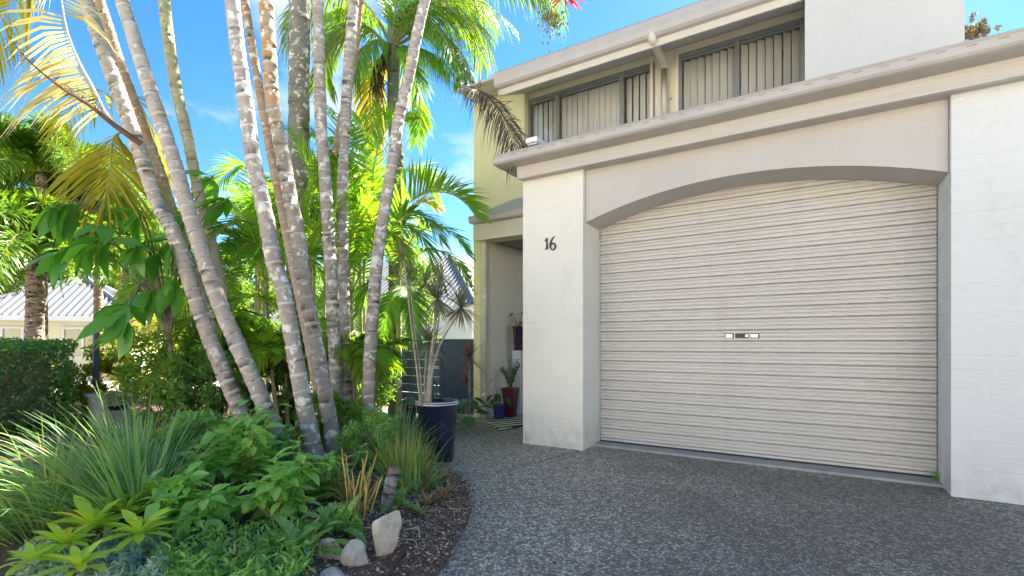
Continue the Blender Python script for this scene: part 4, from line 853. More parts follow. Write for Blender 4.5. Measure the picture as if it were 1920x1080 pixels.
# dead frond in front of the cream wall
dfr = thing('dead_palm_frond', at(985, 284, 5.9), 'dark dried palm frond drooping before the cream upper wall', 'palm frond'); random.seed(5)
frond(dfr, [at(*p) for p in ((858, 150, 7.0), (882, 163, 6.8), (910, 176, 6.5), (935, 205, 6.25), (955, 240, 6.05), (975, 286, 5.85))], .48, 90, .0065, 'frond_dead', 'rachis_brown', droop=.75, lift=.1, t0=.06, r0=.016, jit=.35, name='leaf_blade', tipf=.75)
frond(dfr, [at(*p) for p in ((862, 152, 7.0), (884, 165, 6.8), (912, 178, 6.55), (936, 207, 6.3), (956, 242, 6.1), (974, 285, 5.9))], .30, 60, .006, 'frond_dead', 'rachis_brown', droop=.3, lift=.6, t0=.1, r0=.006, jit=.5, name='leaf_blade', plume=True, tipf=.8)

# fronds hanging at top left, from the leaning palms
random.seed(41)
frond(P1, [at(*p) for p in ((262, 268, 5.45), (205, 222, 5.3), (175, 165, 5.2), (148, 115, 5.1), (125, 55, 5.05), (112, -20, 5.0), (100, -70, 5.0))], .70, 64, .018, 'frond_pale', 'rachis_pale', droop=.8, lift=-.05, t0=.2, r0=.02, fwd=.15, roll=rad(60), sides=(1,), label='bleached frond with hanging leaflets at top left')
b = MB(); b.tube(spline([at(*p) for p in ((265, 270, 5.4), (215, 235, 5.25), (165, 195, 5.1), (115, 165, 5.0), (60, 120, 4.95), (20, 75, 4.95))], 16), [.03, .032, .03, .028, .025, .022, .02, .017, .014, .012, .010, .009, .008, .007, .006, .005], 6)
for i in range(40):
    t = U(.3, 1); p = at(262 - 240 * t, 268 - 190 * t ** 1.1 + U(-4, 4), 5.15); b.tube(spline([p, p + Vector((U(-.12, .06), U(-.1, .1), U(-.05, .15))), p + Vector((U(-.28, .05), U(-.15, .15), U(-.16, .22)))], 5), [.004, .0035, .003, .0025, .002], 4)
b.build('old_flower_stalk', M['rachis_brown'], P1)
frond(P3, [at(*p) for p in ((230, 245, 6.0), (212, 262, 5.9), (208, 310, 5.8), (200, 360, 5.75), (185, 420, 5.7))], .80, 66, .016, 'frond_olive', 'rachis', droop=.45, lift=0, t0=.08, r0=.014, fwd=.6, jit=.3, label='olive yellow frond hanging left of the leaning trunks')
frond(P3, [at(*p) for p in ((225, 200, 6.3), (250, 180, 6.6), (280, 230, 6.7), (300, 300, 6.8), (308, 360, 6.8))], .6, 50, .016, 'frond_olive', droop=.5, lift=0, t0=.1, fwd=.8)
frond(P3, [at(*p) for p in ((235, 215, 6.2), (190, 170, 6.2), (150, 180, 6.2), (120, 230, 6.2), (112, 270, 6.2))], .5, 40, .013, 'frond_olive', droop=.6, lift=0, t0=.1, fwd=.6, missing=.35)
frond(P2, [at(*p) for p in ((150, -160, 5.0), (100, -90, 4.9), (45, -30, 4.8), (-10, 60, 4.8), (-40, 130, 4.8))], .5, 46, .016, 'frond_olive', 'rachis_pale', droop=.6, lift=0, missing=.2)

# ------------------------------------------------------------------ golden cane palms in the middle of the bed
random.seed(51)
def clump(name, base, label, canes, fronds, mat='frond', L=.5, n=46, w=.019, group=None):
    e = thing(name, base, label, 'palm clump', group)
    for pts, r in canes:
        b = MB(); trunk_geo(b, [at(*p) for p in pts], r, r * .75, .13, .03, 8, .1); b.build('cane', TM['g'], e, smooth=True)
    for f in fronds:
        pts, opt = (f[0], f[1]) if isinstance(f[0], list) else (f, {})
        o = dict(L=L, n=n, w=w, mat=mat, droop=.3, lift=.25, r0=.011); o.update(opt)
        if L > .3: o['L'] *= 1.12; o['n'] = int(o['n'] * 1.15)
        frond(e, [at(*p) for p in pts], **o)
    return e
clump('golden_cane_palm', on_ground(690, 800, .08), 'bright green cane palm with arching frond reaching toward the entry roof',
    [([(700, 805, 7.0), (705, 650, 7.1), (712, 520, 7.2), (716, 450, 7.2)], .035), ([(668, 800, 7.2), (662, 640, 7.2), (655, 520, 7.2)], .032)],
    [([(716, 470, 7.2), (749, 396, 7.1), (780, 372, 7.0), (806, 361, 6.9), (845, 364, 6.7), (873, 382, 6.6), (893, 408, 6.5)], dict(L=.62, n=56, w=.016, lift=.9, droop=.12, fwd=.9, t0=.05)),
     ([(655, 560, 7.2), (625, 430, 7.0), (590, 340, 6.9), (560, 280, 6.8), (540, 245, 6.8)], dict(L=.62, n=54)),
     ([(655, 550, 7.2), (600, 450, 6.8), (560, 410, 6.6), (520, 420, 6.5), (490, 460, 6.4)], dict(L=.55)),
     ([(712, 460, 7.2), (700, 350, 7.3), (708, 280, 7.4), (735, 232, 7.4), (775, 228, 7.4)], dict(L=.6, lift=.7)),
     ([(712, 470, 7.2), (680, 380, 7.0), (650, 335, 6.9), (615, 325, 6.8), (578, 365, 6.7)], dict(L=.58)),
     ([(716, 470, 7.2), (740, 420, 6.9), (770, 400, 6.8), (800, 410, 6.7), (830, 455, 6.6)], dict(L=.5, mat='frond_dark')),
     ([(660, 500, 7.2), (665, 380, 7.4), (655, 290, 7.5), (640, 225, 7.6), (600, 200, 7.7)], dict(L=.6)),
     ([(655, 540, 7.2), (651, 440, 7.0), (650, 370, 6.9), (640, 320, 6.7), (612, 290, 6.5)], dict(L=.55, n=50, lift=.1, droop=.35)),
     ([(716, 470, 7.2), (735, 380, 7.6), (765, 320, 7.8), (800, 330, 8.0), (820, 380, 8.1)], dict(L=.5)),
     ([(712, 460, 7.2), (690, 340, 7.5), (672, 270, 7.7), (690, 225, 7.9), (740, 225, 8.1)], dict(L=.6, lift=.6, droop=.1)),
     ([(660, 500, 7.2), (640, 350, 7.4), (620, 280, 7.5), (590, 250, 7.6), (555, 270, 7.7)], dict(L=.6, lift=.3)),
     ([(712, 480, 7.2), (690, 400, 6.8), (660, 370, 6.6), (615, 400, 6.4), (590, 460, 6.4)], dict(L=.5, droop=.5)),
     ([(655, 540, 7.2), (610, 420, 7.4), (570, 360, 7.5), (520, 360, 7.6), (480, 410, 7.7)], dict(L=.58)),
     ([(655, 560, 7.2), (690, 480, 6.9), (720, 440, 6.7), (745, 450, 6.6), (765, 500, 6.5)], dict(L=.42)),
     ([(716, 480, 7.2), (735, 430, 6.9), (770, 425, 6.7), (800, 460, 6.6), (812, 520, 6.6)], dict(mat='frond_dark', L=.42)),
     ([(660, 560, 7.2), (640, 500, 6.8), (600, 470, 6.6), (560, 490, 6.5), (530, 540, 6.4)], dict(L=.45, droop=.5))], L=.5)
clump('golden_cane_palm', on_ground(560, 790, .08), 'yellow-green cane palm crowding behind the central pair of trunks',
    [([(560, 800, 7.2), (550, 650, 7.2), (540, 540, 7.2)], .03), ([(520, 800, 7.6), (505, 640, 7.6), (500, 520, 7.6)], .03)],
    [([(540, 560, 7.2), (520, 420, 7.4), (490, 340, 7.6), (450, 310, 7.7), (400, 350, 7.8)], dict(L=.6, lift=.3)),
     ([(500, 540, 7.6), (470, 430, 7.8), (430, 380, 7.9), (380, 390, 8.0), (345, 440, 8.0)], dict(L=.6, mat='frond_dark')),
     ([(540, 560, 7.2), (570, 420, 7.3), (590, 330, 7.4), (620, 290, 7.4)], dict(L=.6)),
     ([(500, 560, 7.6), (450, 500, 7.2), (400, 490, 7.0), (360, 530, 6.9), (340, 590, 6.9)], dict(L=.5, mat='frond_dark')),
     ([(540, 600, 7.2), (500, 560, 6.8), (455, 560, 6.5), (420, 600, 6.3), (400, 660, 6.2)], dict(L=.45)),
     ([(545, 620, 7.2), (500, 600, 6.7), (460, 590, 6.3), (440, 580, 6.1)], dict(L=.45, lift=-.1)),
     ([(550, 650, 7.2), (580, 600, 6.7), (600, 610, 6.4), (615, 660, 6.2)], dict(L=.4)),
     ([(550, 640, 7.2), (520, 640, 6.5), (490, 660, 6.2), (470, 710, 6.1)], dict(L=.42)),
     ([(520, 520, 7.6), (500, 400, 8.2), (480, 330, 8.5), (440, 300, 8.8)], dict(L=.6)),
     ([(560, 640, 7.2), (600, 560, 7.5), (640, 540, 7.6), (680, 570, 7.7), (700, 640, 7.7)], dict(L=.5)),
     ([(560, 660, 7.2), (620, 640, 6.6), (660, 660, 6.3), (690, 720, 6.1)], dict(L=.4)),
     ([(555, 600, 7.2), (520, 470, 7.0), (480, 420, 6.8), (430, 420, 6.7), (390, 460, 6.6)], dict(L=.5))], L=.5)
def extra(base_px, n_, d, lab, mat, L=.5, ln=1.3, seed=1, hpx=500):
    random.seed(seed); g0 = at(*base_px, d); e = thing('golden_cane_palm', Vector((g0.x, g0.y, .05)), lab, 'palm clump'); top = at(base_px[0], hpx, d)
    for i in range(3):
        o_ = Vector((U(-.25, .25), U(-.25, .25), 0)); b = MB(); trunk_geo(b, [Vector((g0.x, g0.y, 0)) + o_ * .5, top.lerp(g0, .5) + o_ * .8, top + o_], .03, .022, .13, .03, 8, .1); b.build('cane', TM['g'], e, smooth=True)
        for j in range(n_ // 3):
            l = ln * U(.8, 1.15); frond(e, arch(top + o_, j * 2.4 + i + U(-.3, .3), rad(U(25, 78)), l, l * U(.35, .8)), L, 50, .019, mat, droop=.35, lift=.3)
extra((600, 790), 24, 9.0, 'sunlit cane palm filling the gap behind the slender upright trunks', 'frond', .55, 1.7, 301, 440)
extra((470, 790), 21, 9.0, 'sunlit cane palm behind the leftmost of the central pair', 'frond', .55, 1.6, 302, 490)
extra((640, 790), 21, 10.2, 'tall sunlit cane palm behind the thick grey trunk', 'frond', .6, 2.0, 308, 400)
extra((520, 790), 18, 10.4, 'sunlit cane palm filling the skyline left of the thick trunk', 'frond', .6, 1.9, 309, 450)
extra((350, 790), 18, 9.5, 'cane palm in the background left of the leaning trunks', 'frond', .5, 1.4, 303, 540)
extra((690, 790), 21, 8.8, 'cane palm with upright sunlit fronds between slim trunk and dark palm', 'frond', .5, 1.5, 304, 480)
extra((545, 800), 24, 6.6, 'low shaded cane palm right behind the central trunk bases', 'frond', .42, 1.0, 305, 690)
extra((665, 800), 18, 6.9, 'low shaded cane palm behind the slim right-leaning trunk', 'frond', .42, 1.0, 306, 680)
extra((400, 810), 18, 6.9, 'low cane palm behind the leaning trunk bases', 'frond', .42, .95, 307, 690)
clump('fan_feather_palm', on_ground(345, 800, .08), 'dark green feathery palm arching left over the open shrub',
    [([(420, 790, 7.4), (415, 650, 7.4), (410, 560, 7.3)], .035)],
    [([(410, 575, 7.3), (350, 545, 6.8), (290, 550, 6.4), (240, 585, 6.2), (195, 640, 6.1)], dict(L=.48)),
     ([(410, 575, 7.3), (360, 520, 7.2), (310, 510, 7.0), (260, 530, 6.9), (225, 570, 6.9)], dict(L=.45)),
     ([(410, 570, 7.3), (380, 470, 7.4), (340, 410, 7.5), (300, 390, 7.6), (260, 410, 7.7)], dict(L=.5)),
     ([(412, 580, 7.3), (430, 500, 7.0), (460, 460, 6.8), (490, 480, 6.7)], dict(L=.45)),
     ([(410, 590, 7.3), (360, 600, 6.6), (320, 640, 6.4), (300, 700, 6.3)], dict(L=.4)),
     ([(412, 590, 7.3), (400, 620, 6.7), (370, 670, 6.4), (350, 740, 6.3)], dict(L=.4)),
     ([(412, 585, 7.3), (440, 580, 6.9), (460, 620, 6.7), (470, 690, 6.6)], dict(L=.4)),
     ([(410, 570, 7.3), (330, 470, 8.0), (290, 440, 8.3), (250, 460, 8.5)], dict(L=.5))], mat='frond_dark', L=.45)
clump('pinnate_palm', on_ground(770, 780, .06), 'dark drooping palm with grey-green fronds just left of the entry',
    [([(748, 770, 7.8), (748, 640, 7.8), (747, 520, 7.8)], .05)],
    [([(747, 530, 7.8), (770, 450, 7.6), (810, 425, 7.4), (850, 440, 7.2), (880, 480, 7.1)], dict(L=.42, lift=.4)),
     ([(747, 530, 7.8), (780, 480, 7.5), (820, 470, 7.3), (858, 495, 7.1), (882, 540, 7.0)], dict(L=.34)),
     ([(747, 530, 7.8), (760, 420, 7.9), (790, 380, 8.0), (820, 390, 8.1)], dict(L=.45, mat='frond_olive')),
     ([(747, 530, 7.8), (720, 460, 7.6), (690, 450, 7.4), (660, 490, 7.2)], dict(L=.4)),
     ([(747, 535, 7.8), (720, 520, 7.3), (690, 540, 7.1), (670, 590, 7.0)], dict(L=.4)),
     ([(747, 540, 7.8), (760, 540, 7.4), (775, 580, 7.2), (780, 640, 7.1)], dict(L=.36)),
     ([(747, 535, 7.8), (735, 560, 7.3), (720, 610, 7.1), (715, 680, 7.0)], dict(L=.36))], mat='frond_dark')
clump('young_cane_palm', on_ground(650, 850, .08), 'young cane palm with low fronds at the feet of the trunks',
    [], [([(655, 830, 5.8), (680, 790, 5.5), (705, 780, 5.3), (725, 800, 5.2)], {}), ([(655, 830, 5.8), (640, 790, 5.6), (655, 760, 5.5), (690, 770, 5.3)], {}),
     ([(650, 840, 5.8), (670, 780, 6.0), (700, 740, 6.2), (740, 720, 6.3)], {}), ([(650, 840, 5.8), (630, 820, 5.4), (610, 830, 5.2)], {}), ([(660, 835, 5.8), (690, 740, 6.3), (720, 690, 6.5), (750, 690, 6.6)], {})], mat='frond', L=.24, n=34, w=.009)
clump('young_cane_palm', on_ground(640, 960, .08), 'small cane palm seedling with one striped frond beside the upright rock',
    [], [([(668, 985, 3.5), (650, 950, 3.45), (625, 930, 3.4), (590, 932, 3.35)], {}), ([(668, 985, 3.5), (645, 935, 3.5), (620, 915, 3.5), (592, 915, 3.5)], {}), ([(668, 990, 3.5), (640, 965, 3.4), (605, 955, 3.35)], dict(mat='frond_pale')), ([(668, 985, 3.5), (672, 930, 3.55), (690, 890, 3.6)], {})], mat='frond', L=.15, n=24, w=.007)

# ------------------------------------------------------------------ foxtail palms, far left
def foxtail(cx, cy, d, trunkw, label, n_, ln, mat, seed, tr=True):
    random.seed(seed); c = at(cx, cy, d); e = thing('foxtail_palm', Vector((c.x, c.y, 0)), label, 'palm tree', 'foxtail palms at the left')
    b = MB(); r = trunkw * d / F / 2; trunk_geo(b, [Vector((c.x, c.y, -.05)), Vector((c.x - .02, c.y, c.z * .5)), Vector((c.x, c.y, c.z - .1))], r, r * .85, .05, .03, 14, .1); b.build('trunk', TM['f'], e, smooth=True)
    for i in range(n_):
        az_ = i * 2.399 + U(-.2, .2); el = rad(U(5, 80)); l = ln * U(.8, 1.15)
        frond(e, arch(c, az_, el, l, l * U(.45, .95)), .46, 190, .019, mat, plume=True, fwd=.8, droop=.3, t0=.06, r0=.018)
    return e
foxtail(66, 455, 9.0, 30, 'foxtail palm with brown trunk and bushy green plumes at far left', 26, 1.8, 'foxtail', 61)
foxtail(78, 320, 10.4, 20, 'tallest foxtail palm, its plumes rounded against the sky at left', 28, 2.2, 'foxtail', 64)
foxtail(185, 400, 11.5, 16, 'foxtail palm right of the tallest one, above the cottage roof', 26, 2.1, 'foxtail', 65)
foxtail(235, 470, 13.0, 16, 'yellower foxtail palm behind the olive hanging frond', 16, 2.1, 'foxtail_yellow', 62)
foxtail(-40, 370, 11.0, 20, 'foxtail palm partly cut by the left picture edge', 16, 2.2, 'foxtail', 63)

# ------------------------------------------------------------------ hedge and background bushes, left
random.seed(71); rng = np.random.default_rng(71)
hb = at(112, 700, 6.2); hedge = thing('hedge', Vector((hb.x - 1.2, hb.y - .1, 0)), 'dense dark green clipped hedge at the left edge', 'hedge')
n_ = 26000; HC = np.array([hb.x - 1.35, hb.y - .55, .62]); HS = np.array([1.35, .75, .60]); u = rng.uniform(-1, 1, (n_, 3)); ax = rng.integers(0, 3, n_); u[np.arange(n_), ax] = np.sign(u[np.arange(n_), ax]) * rng.uniform(.72, 1.0, n_)
nrm = unit(np.sign(u) * np.abs(u) ** 6); bumpy = np.array([mnoise.noise(Vector(p) * 2.2) for p in u]) * .07; C = HC + u * HS * (1 + bumpy[:, None]) ; Dr = unit(nrm * .5 + rng.normal(size=(n_, 3)) * .8); Wd = unit(np.cross(Dr, rng.normal(size=(n_, 3))))
np_obj('foliage', quad_leaves(C, Dr, Wd, .055 * rng.uniform(.6, 1.3, n_), .028 * rng.uniform(.7, 1.3, n_)), 4, M['hedge'], hedge, kind='stuff')
b = MB(); b.box(*(v for i in range(3) for v in (HC[i] - HS[i] * .75, HC[i] + HS[i] * .75))); b.build('branches', M['bark_thin'], hedge)
bush('golden_shrub', on_ground(195, 790), (.55, .5, .55), 46, 120, .075, .04, 'yellow_shrub', 'golden yellow shrub in sun behind the dark post', seed=72)
c = at(30, 640, 11); bush('golden_shrub', (c.x, c.y, 0), (.8, .6, .62), 40, 110, .08, .045, 'yellow_shrub', 'golden yellow shrub under the cottage window at far left', seed=73)
bush('open_shrub', on_ground(320, 815), (.75, .6, .70), 60, 60, .065, .036, 'bush', 'open twiggy shrub with small pale leaves left of the trunks', seed=74, stems=26)
bush('leafy_shrub', on_ground(395, 820), (.5, .5, .62), 50, 110, .075, .036, 'bush_dark', 'dense dark shrub behind the leaning trunk bases', seed=75, stems=8)
bush('leafy_shrub', on_ground(520, 800), (.6, .5, .55), 50, 100, .09, .03, 'bush_dark', 'dark undergrowth shrub between the central trunks', seed=76)
bush('leafy_shrub', on_ground(675, 790), (.6, .45, .62), 46, 100, .10, .022, 'bush_dark', 'narrow-leaved dark shrub behind the slim right trunks', seed=77)
bush('leafy_shrub', on_ground(585, 935, .04), (.26, .2, .16), 40, 70, .06, .028, 'fern', 'low bright filler shrub at the feet of the central pair', seed=401, stems=4)
bush('leafy_shrub', on_ground(470, 890, .04), (.40, .3, .26), 46, 80, .07, .034, 'fern', 'low green shrub tucked behind the soft-leaved shrubs', seed=402, stems=4)
bush('leafy_shrub', on_ground(690, 880, .04), (.30, .25, .26), 44, 80, .075, .014, 'fern', 'fine-leaved low shrub behind the yellow canes', seed=403, stems=4)
bush('leafy_shrub', on_ground(350, 880, .04), (.42, .3, .26), 46, 80, .06, .03, 'fern', 'leafy filler shrub right of the upright grass clump', seed=404, stems=5)
bush('leafy_shrub', on_ground(625, 835, .04), (.5, .3, .30), 50, 80, .09, .02, 'bush', 'undergrowth between the slender upright trunks', seed=405, stems=4)
c = at(300, 600, 11.5); bush('leafy_shrub', (c.x, c.y, 0), (1.4, 1.2, 1.1), 70, 110, .10, .05, 'yellow_shrub', 'sunlit yellow-green shrub glimpsed through the open shrub', seed=78)
c = at(470, 600, 11.5); bush('leafy_shrub', (c.x, c.y, 0), (1.8, 1.3, 1.5), 80, 110, .12, .05, 'bush', 'tall sunlit bush behind the feathery palm', seed=79)
c = at(640, 600, 12.0); bush('leafy_shrub', (c.x, c.y, 0), (1.6, 1.2, 1.55), 80, 110, .12, .05, 'bush_dark', 'tall dark bush behind the cane palms near the neighbour roof', seed=80)
c = at(768, 440, 12.5); e = bush('leafy_tree', (c.x, c.y, 0), (.62, .6, 1.95), 60, 90, .11, .05, 'bush', 'round-topped small tree behind the drooping dark palm', 'tree', seed=81)
for (px, py, d, sz, lab, mt, sd) in ((20, 540, 34, (6, 5, 4.2), 'dark background tree behind the cottage roof at far left', 'far_tree', 82), (330, 560, 36, (6, 5, 3.6), 'distant green tree behind the leaning trunks', 'bush_dark', 83), (600, 560, 36, (6, 5, 3.2), 'distant tree low behind the thick grey trunk', 'bush_dark', 84)):
    c = at(px, py, d); bush('background_tree', (c.x, c.y, 0), sz, 90, 120, .5, .25, mt, lab, 'tree', seed=sd, crad=.2)
tt = at(1826, 62, 9.5); e = thing('roof_edge_tree', (tt.x, tt.y, 0), 'brown treetop peeking over the garage roof at right', 'tree'); rng = np.random.default_rng(85)
np_obj('crown', leaf_cloud(np.array(tt) + rng.normal(size=(60, 3)) * np.array([.11, .11, .10]), [.06] * 60, 50, .06, .02, rng), 4, M['far_dry'], e, kind='stuff')
b = MB(); b.tube([(tt.x, tt.y, 0), (tt.x, tt.y, tt.z * .5), tuple(tt)], [.07, .05, .015], 8); b.build('trunk', M['bark_thin'], e)
# dark post and letterbox
pb = at(180, 735, 7.2); pt_ = at(180, 622, 7.2)
post = thing('lamp_post', (pb.x, pb.y, 0), 'slim dark blue post standing in front of the golden shrub', 'post')
MB().cbox(pb.x - .034, pb.x + .034, pb.y - .034, pb.y + .034, -.02, pt_.z, .006).build('post_shaft', M['post_metal'], post); MB().cbox(pb.x - .065, pb.x + .065, pb.y - .065, pb.y + .065, pt_.z, pt_.z + .03, .006).build('post_cap', M['post_metal'], post)
lb = at(205, 760, 6.6); lbx = thing('letterbox', (lb.x, lb.y, 0), 'squat grey letterbox block behind the grass clump', 'letterbox')
MB().cbox(lb.x - .24, lb.x + .24, lb.y - .16, lb.y + .16, -.02, .46, .01).build('pier', M['letterbox'], lbx); MB().cbox(lb.x - .27, lb.x + .27, lb.y - .19, lb.y + .19, .46, .51, .008).build('cap', M['letterbox'], lbx)
MB().cbox(lb.x + .2405, lb.x + .252, lb.y - .1, lb.y + .1, .30, .36, .003).build('mail_slot', M['black'], lbx)

# ------------------------------------------------------------------ umbrella-leaf branch, left
random.seed(91)
um = thing('umbrella_tree', on_ground(330, 815), 'large-leaved glossy umbrella tree branches hanging left of the trunks', 'shrub')
b = MB(); tips = [(150, 385, 5.6), (205, 420, 5.6), (200, 445, 5.4), (262, 455, 5.5), (245, 570, 5.3), (300, 470, 5.7), (330, 520, 5.8), (265, 395, 5.7), (355, 400, 6.0), (240, 360, 5.9), (400, 330, 6.6), (430, 370, 6.6), (330, 450, 5.6), (290, 540, 5.9), (105, 378, 5.4), (140, 372, 5.5), (130, 470, 5.4), (175, 455, 5.3), (232, 590, 5.2)]
for tpx in tips:
    t = at(*tpx); b.tube(spline([at(330, 815, 6.2), at(318, 640, 6.1), at(300 * .5 + tpx[0] * .5, 500 * .5 + tpx[1] * .5, 5.9), t], 14), [.022 - .0012 * i for i in range(14)], 6)
b.build('branches', M['bark_thin'], um)
lm = leaf_mesh(.46, .165, M['big_leaf'], 7, .2, .25, .45, stalk=.05, wave=.05)
for tpx in tips:
    t = at(*tpx)
    for i in range(random.choice((5, 6, 6))):
        az_ = YAW + U(-2.2, 2.2) + math.pi * .5; d = Vector((-math.cos(YAW) * U(.1, 1.0) + U(-.5, .5), -math.sin(YAW) * U(0, 1) + U(-.5, .5), U(-1.1, .1)))
        inst('leaf', lm, um, place(t, d, U(-.8, .8), U(.7, 1.05)))

# ------------------------------------------------------------------ foreground planting
blades('strap_grass_clump', on_ground(215, 985, .05), 520, .86, .013, 'strap', 'big arching strap-leaf grass clump at the left foreground', lean=(-.45, -.30), bend=1.35, rad_=.22, seed=101, elmin=28)
blades('strap_grass_clump', on_ground(265, 900, .05), 220, .62, .014, 'strap', 'upright grass clump behind the big arching one', lean=(.05, 0), bend=.9, rad_=.2, seed=102, elmin=45)
blades('strap_grass_clump', on_ground(60, 1010, .03), 260, .72, .011, 'strap', 'drooping grass clump cut by the left picture edge', lean=(-.3, -.2), bend=1.4, rad_=.2, seed=103, elmin=25)
e = blades('bamboo_grass', on_ground(757, 905, .06), 240, .42, .011, 'strap_yellow', 'tufted yellow-green grass clump in front of the navy pot', bend=.55, rad_=.14, seed=104, elmin=45)
blades('bamboo_grass', on_ground(770, 915, .06), 150, .32, .013, 'strap', parent=e, bend=.9, rad_=.2, seed=105, elmin=30)
blades('bamboo_grass', on_ground(742, 860, .06), 260, .55, .011, 'strap', 'taller green grass tuft between the pot and the slim trunk', bend=.8, rad_=.18, seed=106, elmin=40)
# lime bromeliads
bm = leaf_mesh(.19, .06, M['lime'], 7, .3, .6, .74); BR = [(173, 1000, 1.0), (233, 968, 1.0), (290, 945, 1.1), (262, 1012, .9), (120, 1030, .7), (60, 1062, .6), (150, 1075, .7), (335, 950, 1.0), (200, 955, .9)]
BL_ = ['yellowest lime bromeliad rosette in front of the grass clump', 'lime bromeliad right of the yellowest one, under the grass', 'largest lime bromeliad beside the soft-leaved shrub', 'lime bromeliad with yellow leaf above the silver ground cover', 'small lime bromeliad left among the silver ground cover', 'smallest lime bromeliad near the bottom left corner', 'lime bromeliad half buried in silver ground cover at the bottom edge', 'lime bromeliad at the foot of the soft-leaved shrub', 'lime bromeliad tucked beneath the arching grass']
random.seed(111)
for (px, py, s_), lab in zip(BR, BL_):
    p = on_ground(px, py, .16); e = thing('bromeliad', p, lab, 'bromeliad', 'lime bromeliads in the foreground')
    for i in range(17):
        az_ = i * 2.4 + U(-.2, .2); el = rad(18 + 62 * (i / 17) + U(-8, 8)); inst('leaf', bm, e, place(p + Vector((0, 0, .02)), (math.sin(az_) * math.cos(el), math.cos(az_) * math.cos(el), math.sin(el)), U(-.2, .2), 1.0 * s_ * U(.8, 1.1)))
# silver ground cover
rng = np.random.default_rng(121); sv = thing('silver_ground_cover', on_ground(190, 1060), 'low silvery grey-green ground cover along the bottom left', 'ground cover')
cs = []
for _ in range(170):
    px, py = random.uniform(40, 300), random.uniform(1030, 1125); 
    if px < 120 and py < 1050: continue
    g0 = on_ground(px, py, .05); cs.append((g0.x, g0.y, U(.06, .15)))
V = leaf_cloud(cs, [.05] * len(cs), 46, .045, .010, rng, .8); np_obj('foliage', V, 4, M['silver'], sv, kind='stuff')
b = MB()
for x, y, z in cs: b.tube([(x, y, .03), (x + U(-.02, .02), y + U(-.02, .02), z)], .003, 4)
b.build('stems', M['silver'], sv)
# soft-leaved shrubs: single leaves in whorls along green stems
sl_me = [leaf_mesh(.115, .066, M['soft_leaf'], 5, .3, .3, .4, stalk=.018), leaf_mesh(.080, .047, M['soft_leaf'], 5, .35, .2, .4, stalk=.014)]
def soft_shrub(base, tips, label, seed, per=18, sc_=1.1):
    random.seed(seed); e = thing('soft_leaved_shrub', base, label, 'shrub', 'soft-leaved shrubs around the trunks'); b = MB()
    for tpx in tips:
        t = at(*tpx); S = spline([base, base.lerp(t, .5) + Vector((U(-.06, .06), U(-.06, .06), U(.0, .08))), t], 10); b.tube(S, [.006 - .0004 * i for i in range(10)], 5)
        for i in range(per):
            f = 1 - .55 * (i / per) ** 1.1; p = S[min(9, int(f * 9))]; az_ = i * 2.4 + U(-.3, .3); el = rad(U(-25, 40)); inst('leaf', random.choice(sl_me), e, place(p, (math.sin(az_) * math.cos(el), math.cos(az_) * math.cos(el), math.sin(el)), U(-.4, .4), sc_ * U(.75, 1.2)))
    b.build('stems', M['rachis'], e)
soft_shrub(on_ground(445, 925, .06), [(x, y, 3.7 + U(-.25, .25)) for x, y in ((430, 790), (470, 770), (500, 790), (400, 800), (380, 830), (450, 830), (350, 850), (490, 850), (420, 870), (515, 760), (470, 810), (355, 890), (390, 900), (450, 890), (480, 870), (420, 840), (375, 860), (445, 765), (410, 900), (500, 830), (330, 870), (460, 910))], 'tall soft-leaved green shrub in front of the leaning trunk', 131)
soft_shrub(on_ground(360, 985, .08), [(x, y, 2.95 + U(-.2, .2)) for x, y in ((330, 900), (360, 920), (300, 930), (400, 940), (280, 900), (340, 950), (380, 980), (320, 980), (420, 970), (430, 920), (300, 970), (350, 890), (390, 930), (420, 950), (320, 940), (400, 990), (440, 980), (270, 935))], 'lighter low soft-leaved shrub beside the bromeliads', 132)
soft_shrub(on_ground(530, 985, .06), [(x, y, 3.1 + U(-.2, .2)) for x, y in ((510, 900), (540, 880), (560, 820), (500, 930), (470, 940), (545, 930), (520, 860), (480, 900), (560, 900), (450, 950), (500, 970), (540, 960), (570, 940), (470, 985), (530, 910), (580, 870))], 'soft-leaved shrub under the central trunks', 133)
soft_shrub(on_ground(640, 930, .08), [(x, y, 3.6 + U(-.2, .2)) for x, y in ((600, 880), (615, 865), (640, 880), (665, 850), (680, 835), (650, 900))], 'small bright seedling among the yellow canes', 134, 6, .75)
# dark sprigs along the bottom
rng = np.random.default_rng(141); sp2 = thing('creeping_shrub', on_ground(440, 1050), 'dark green creeping shrub along the bottom edge', 'ground cover'); cs = []
for _ in range(110):
    px, py = random.uniform(290, 600), random.uniform(1005, 1120)
    if px > 560 and py > 1075: continue
    g0 = on_ground(px, py, .05); cs.append((g0.x, g0.y, U(.06, .14)))
np_obj('foliage', leaf_cloud(cs, [.08] * len(cs), 34, .06, .013, rng, .8), 4, M['fern'], sp2, kind='stuff')
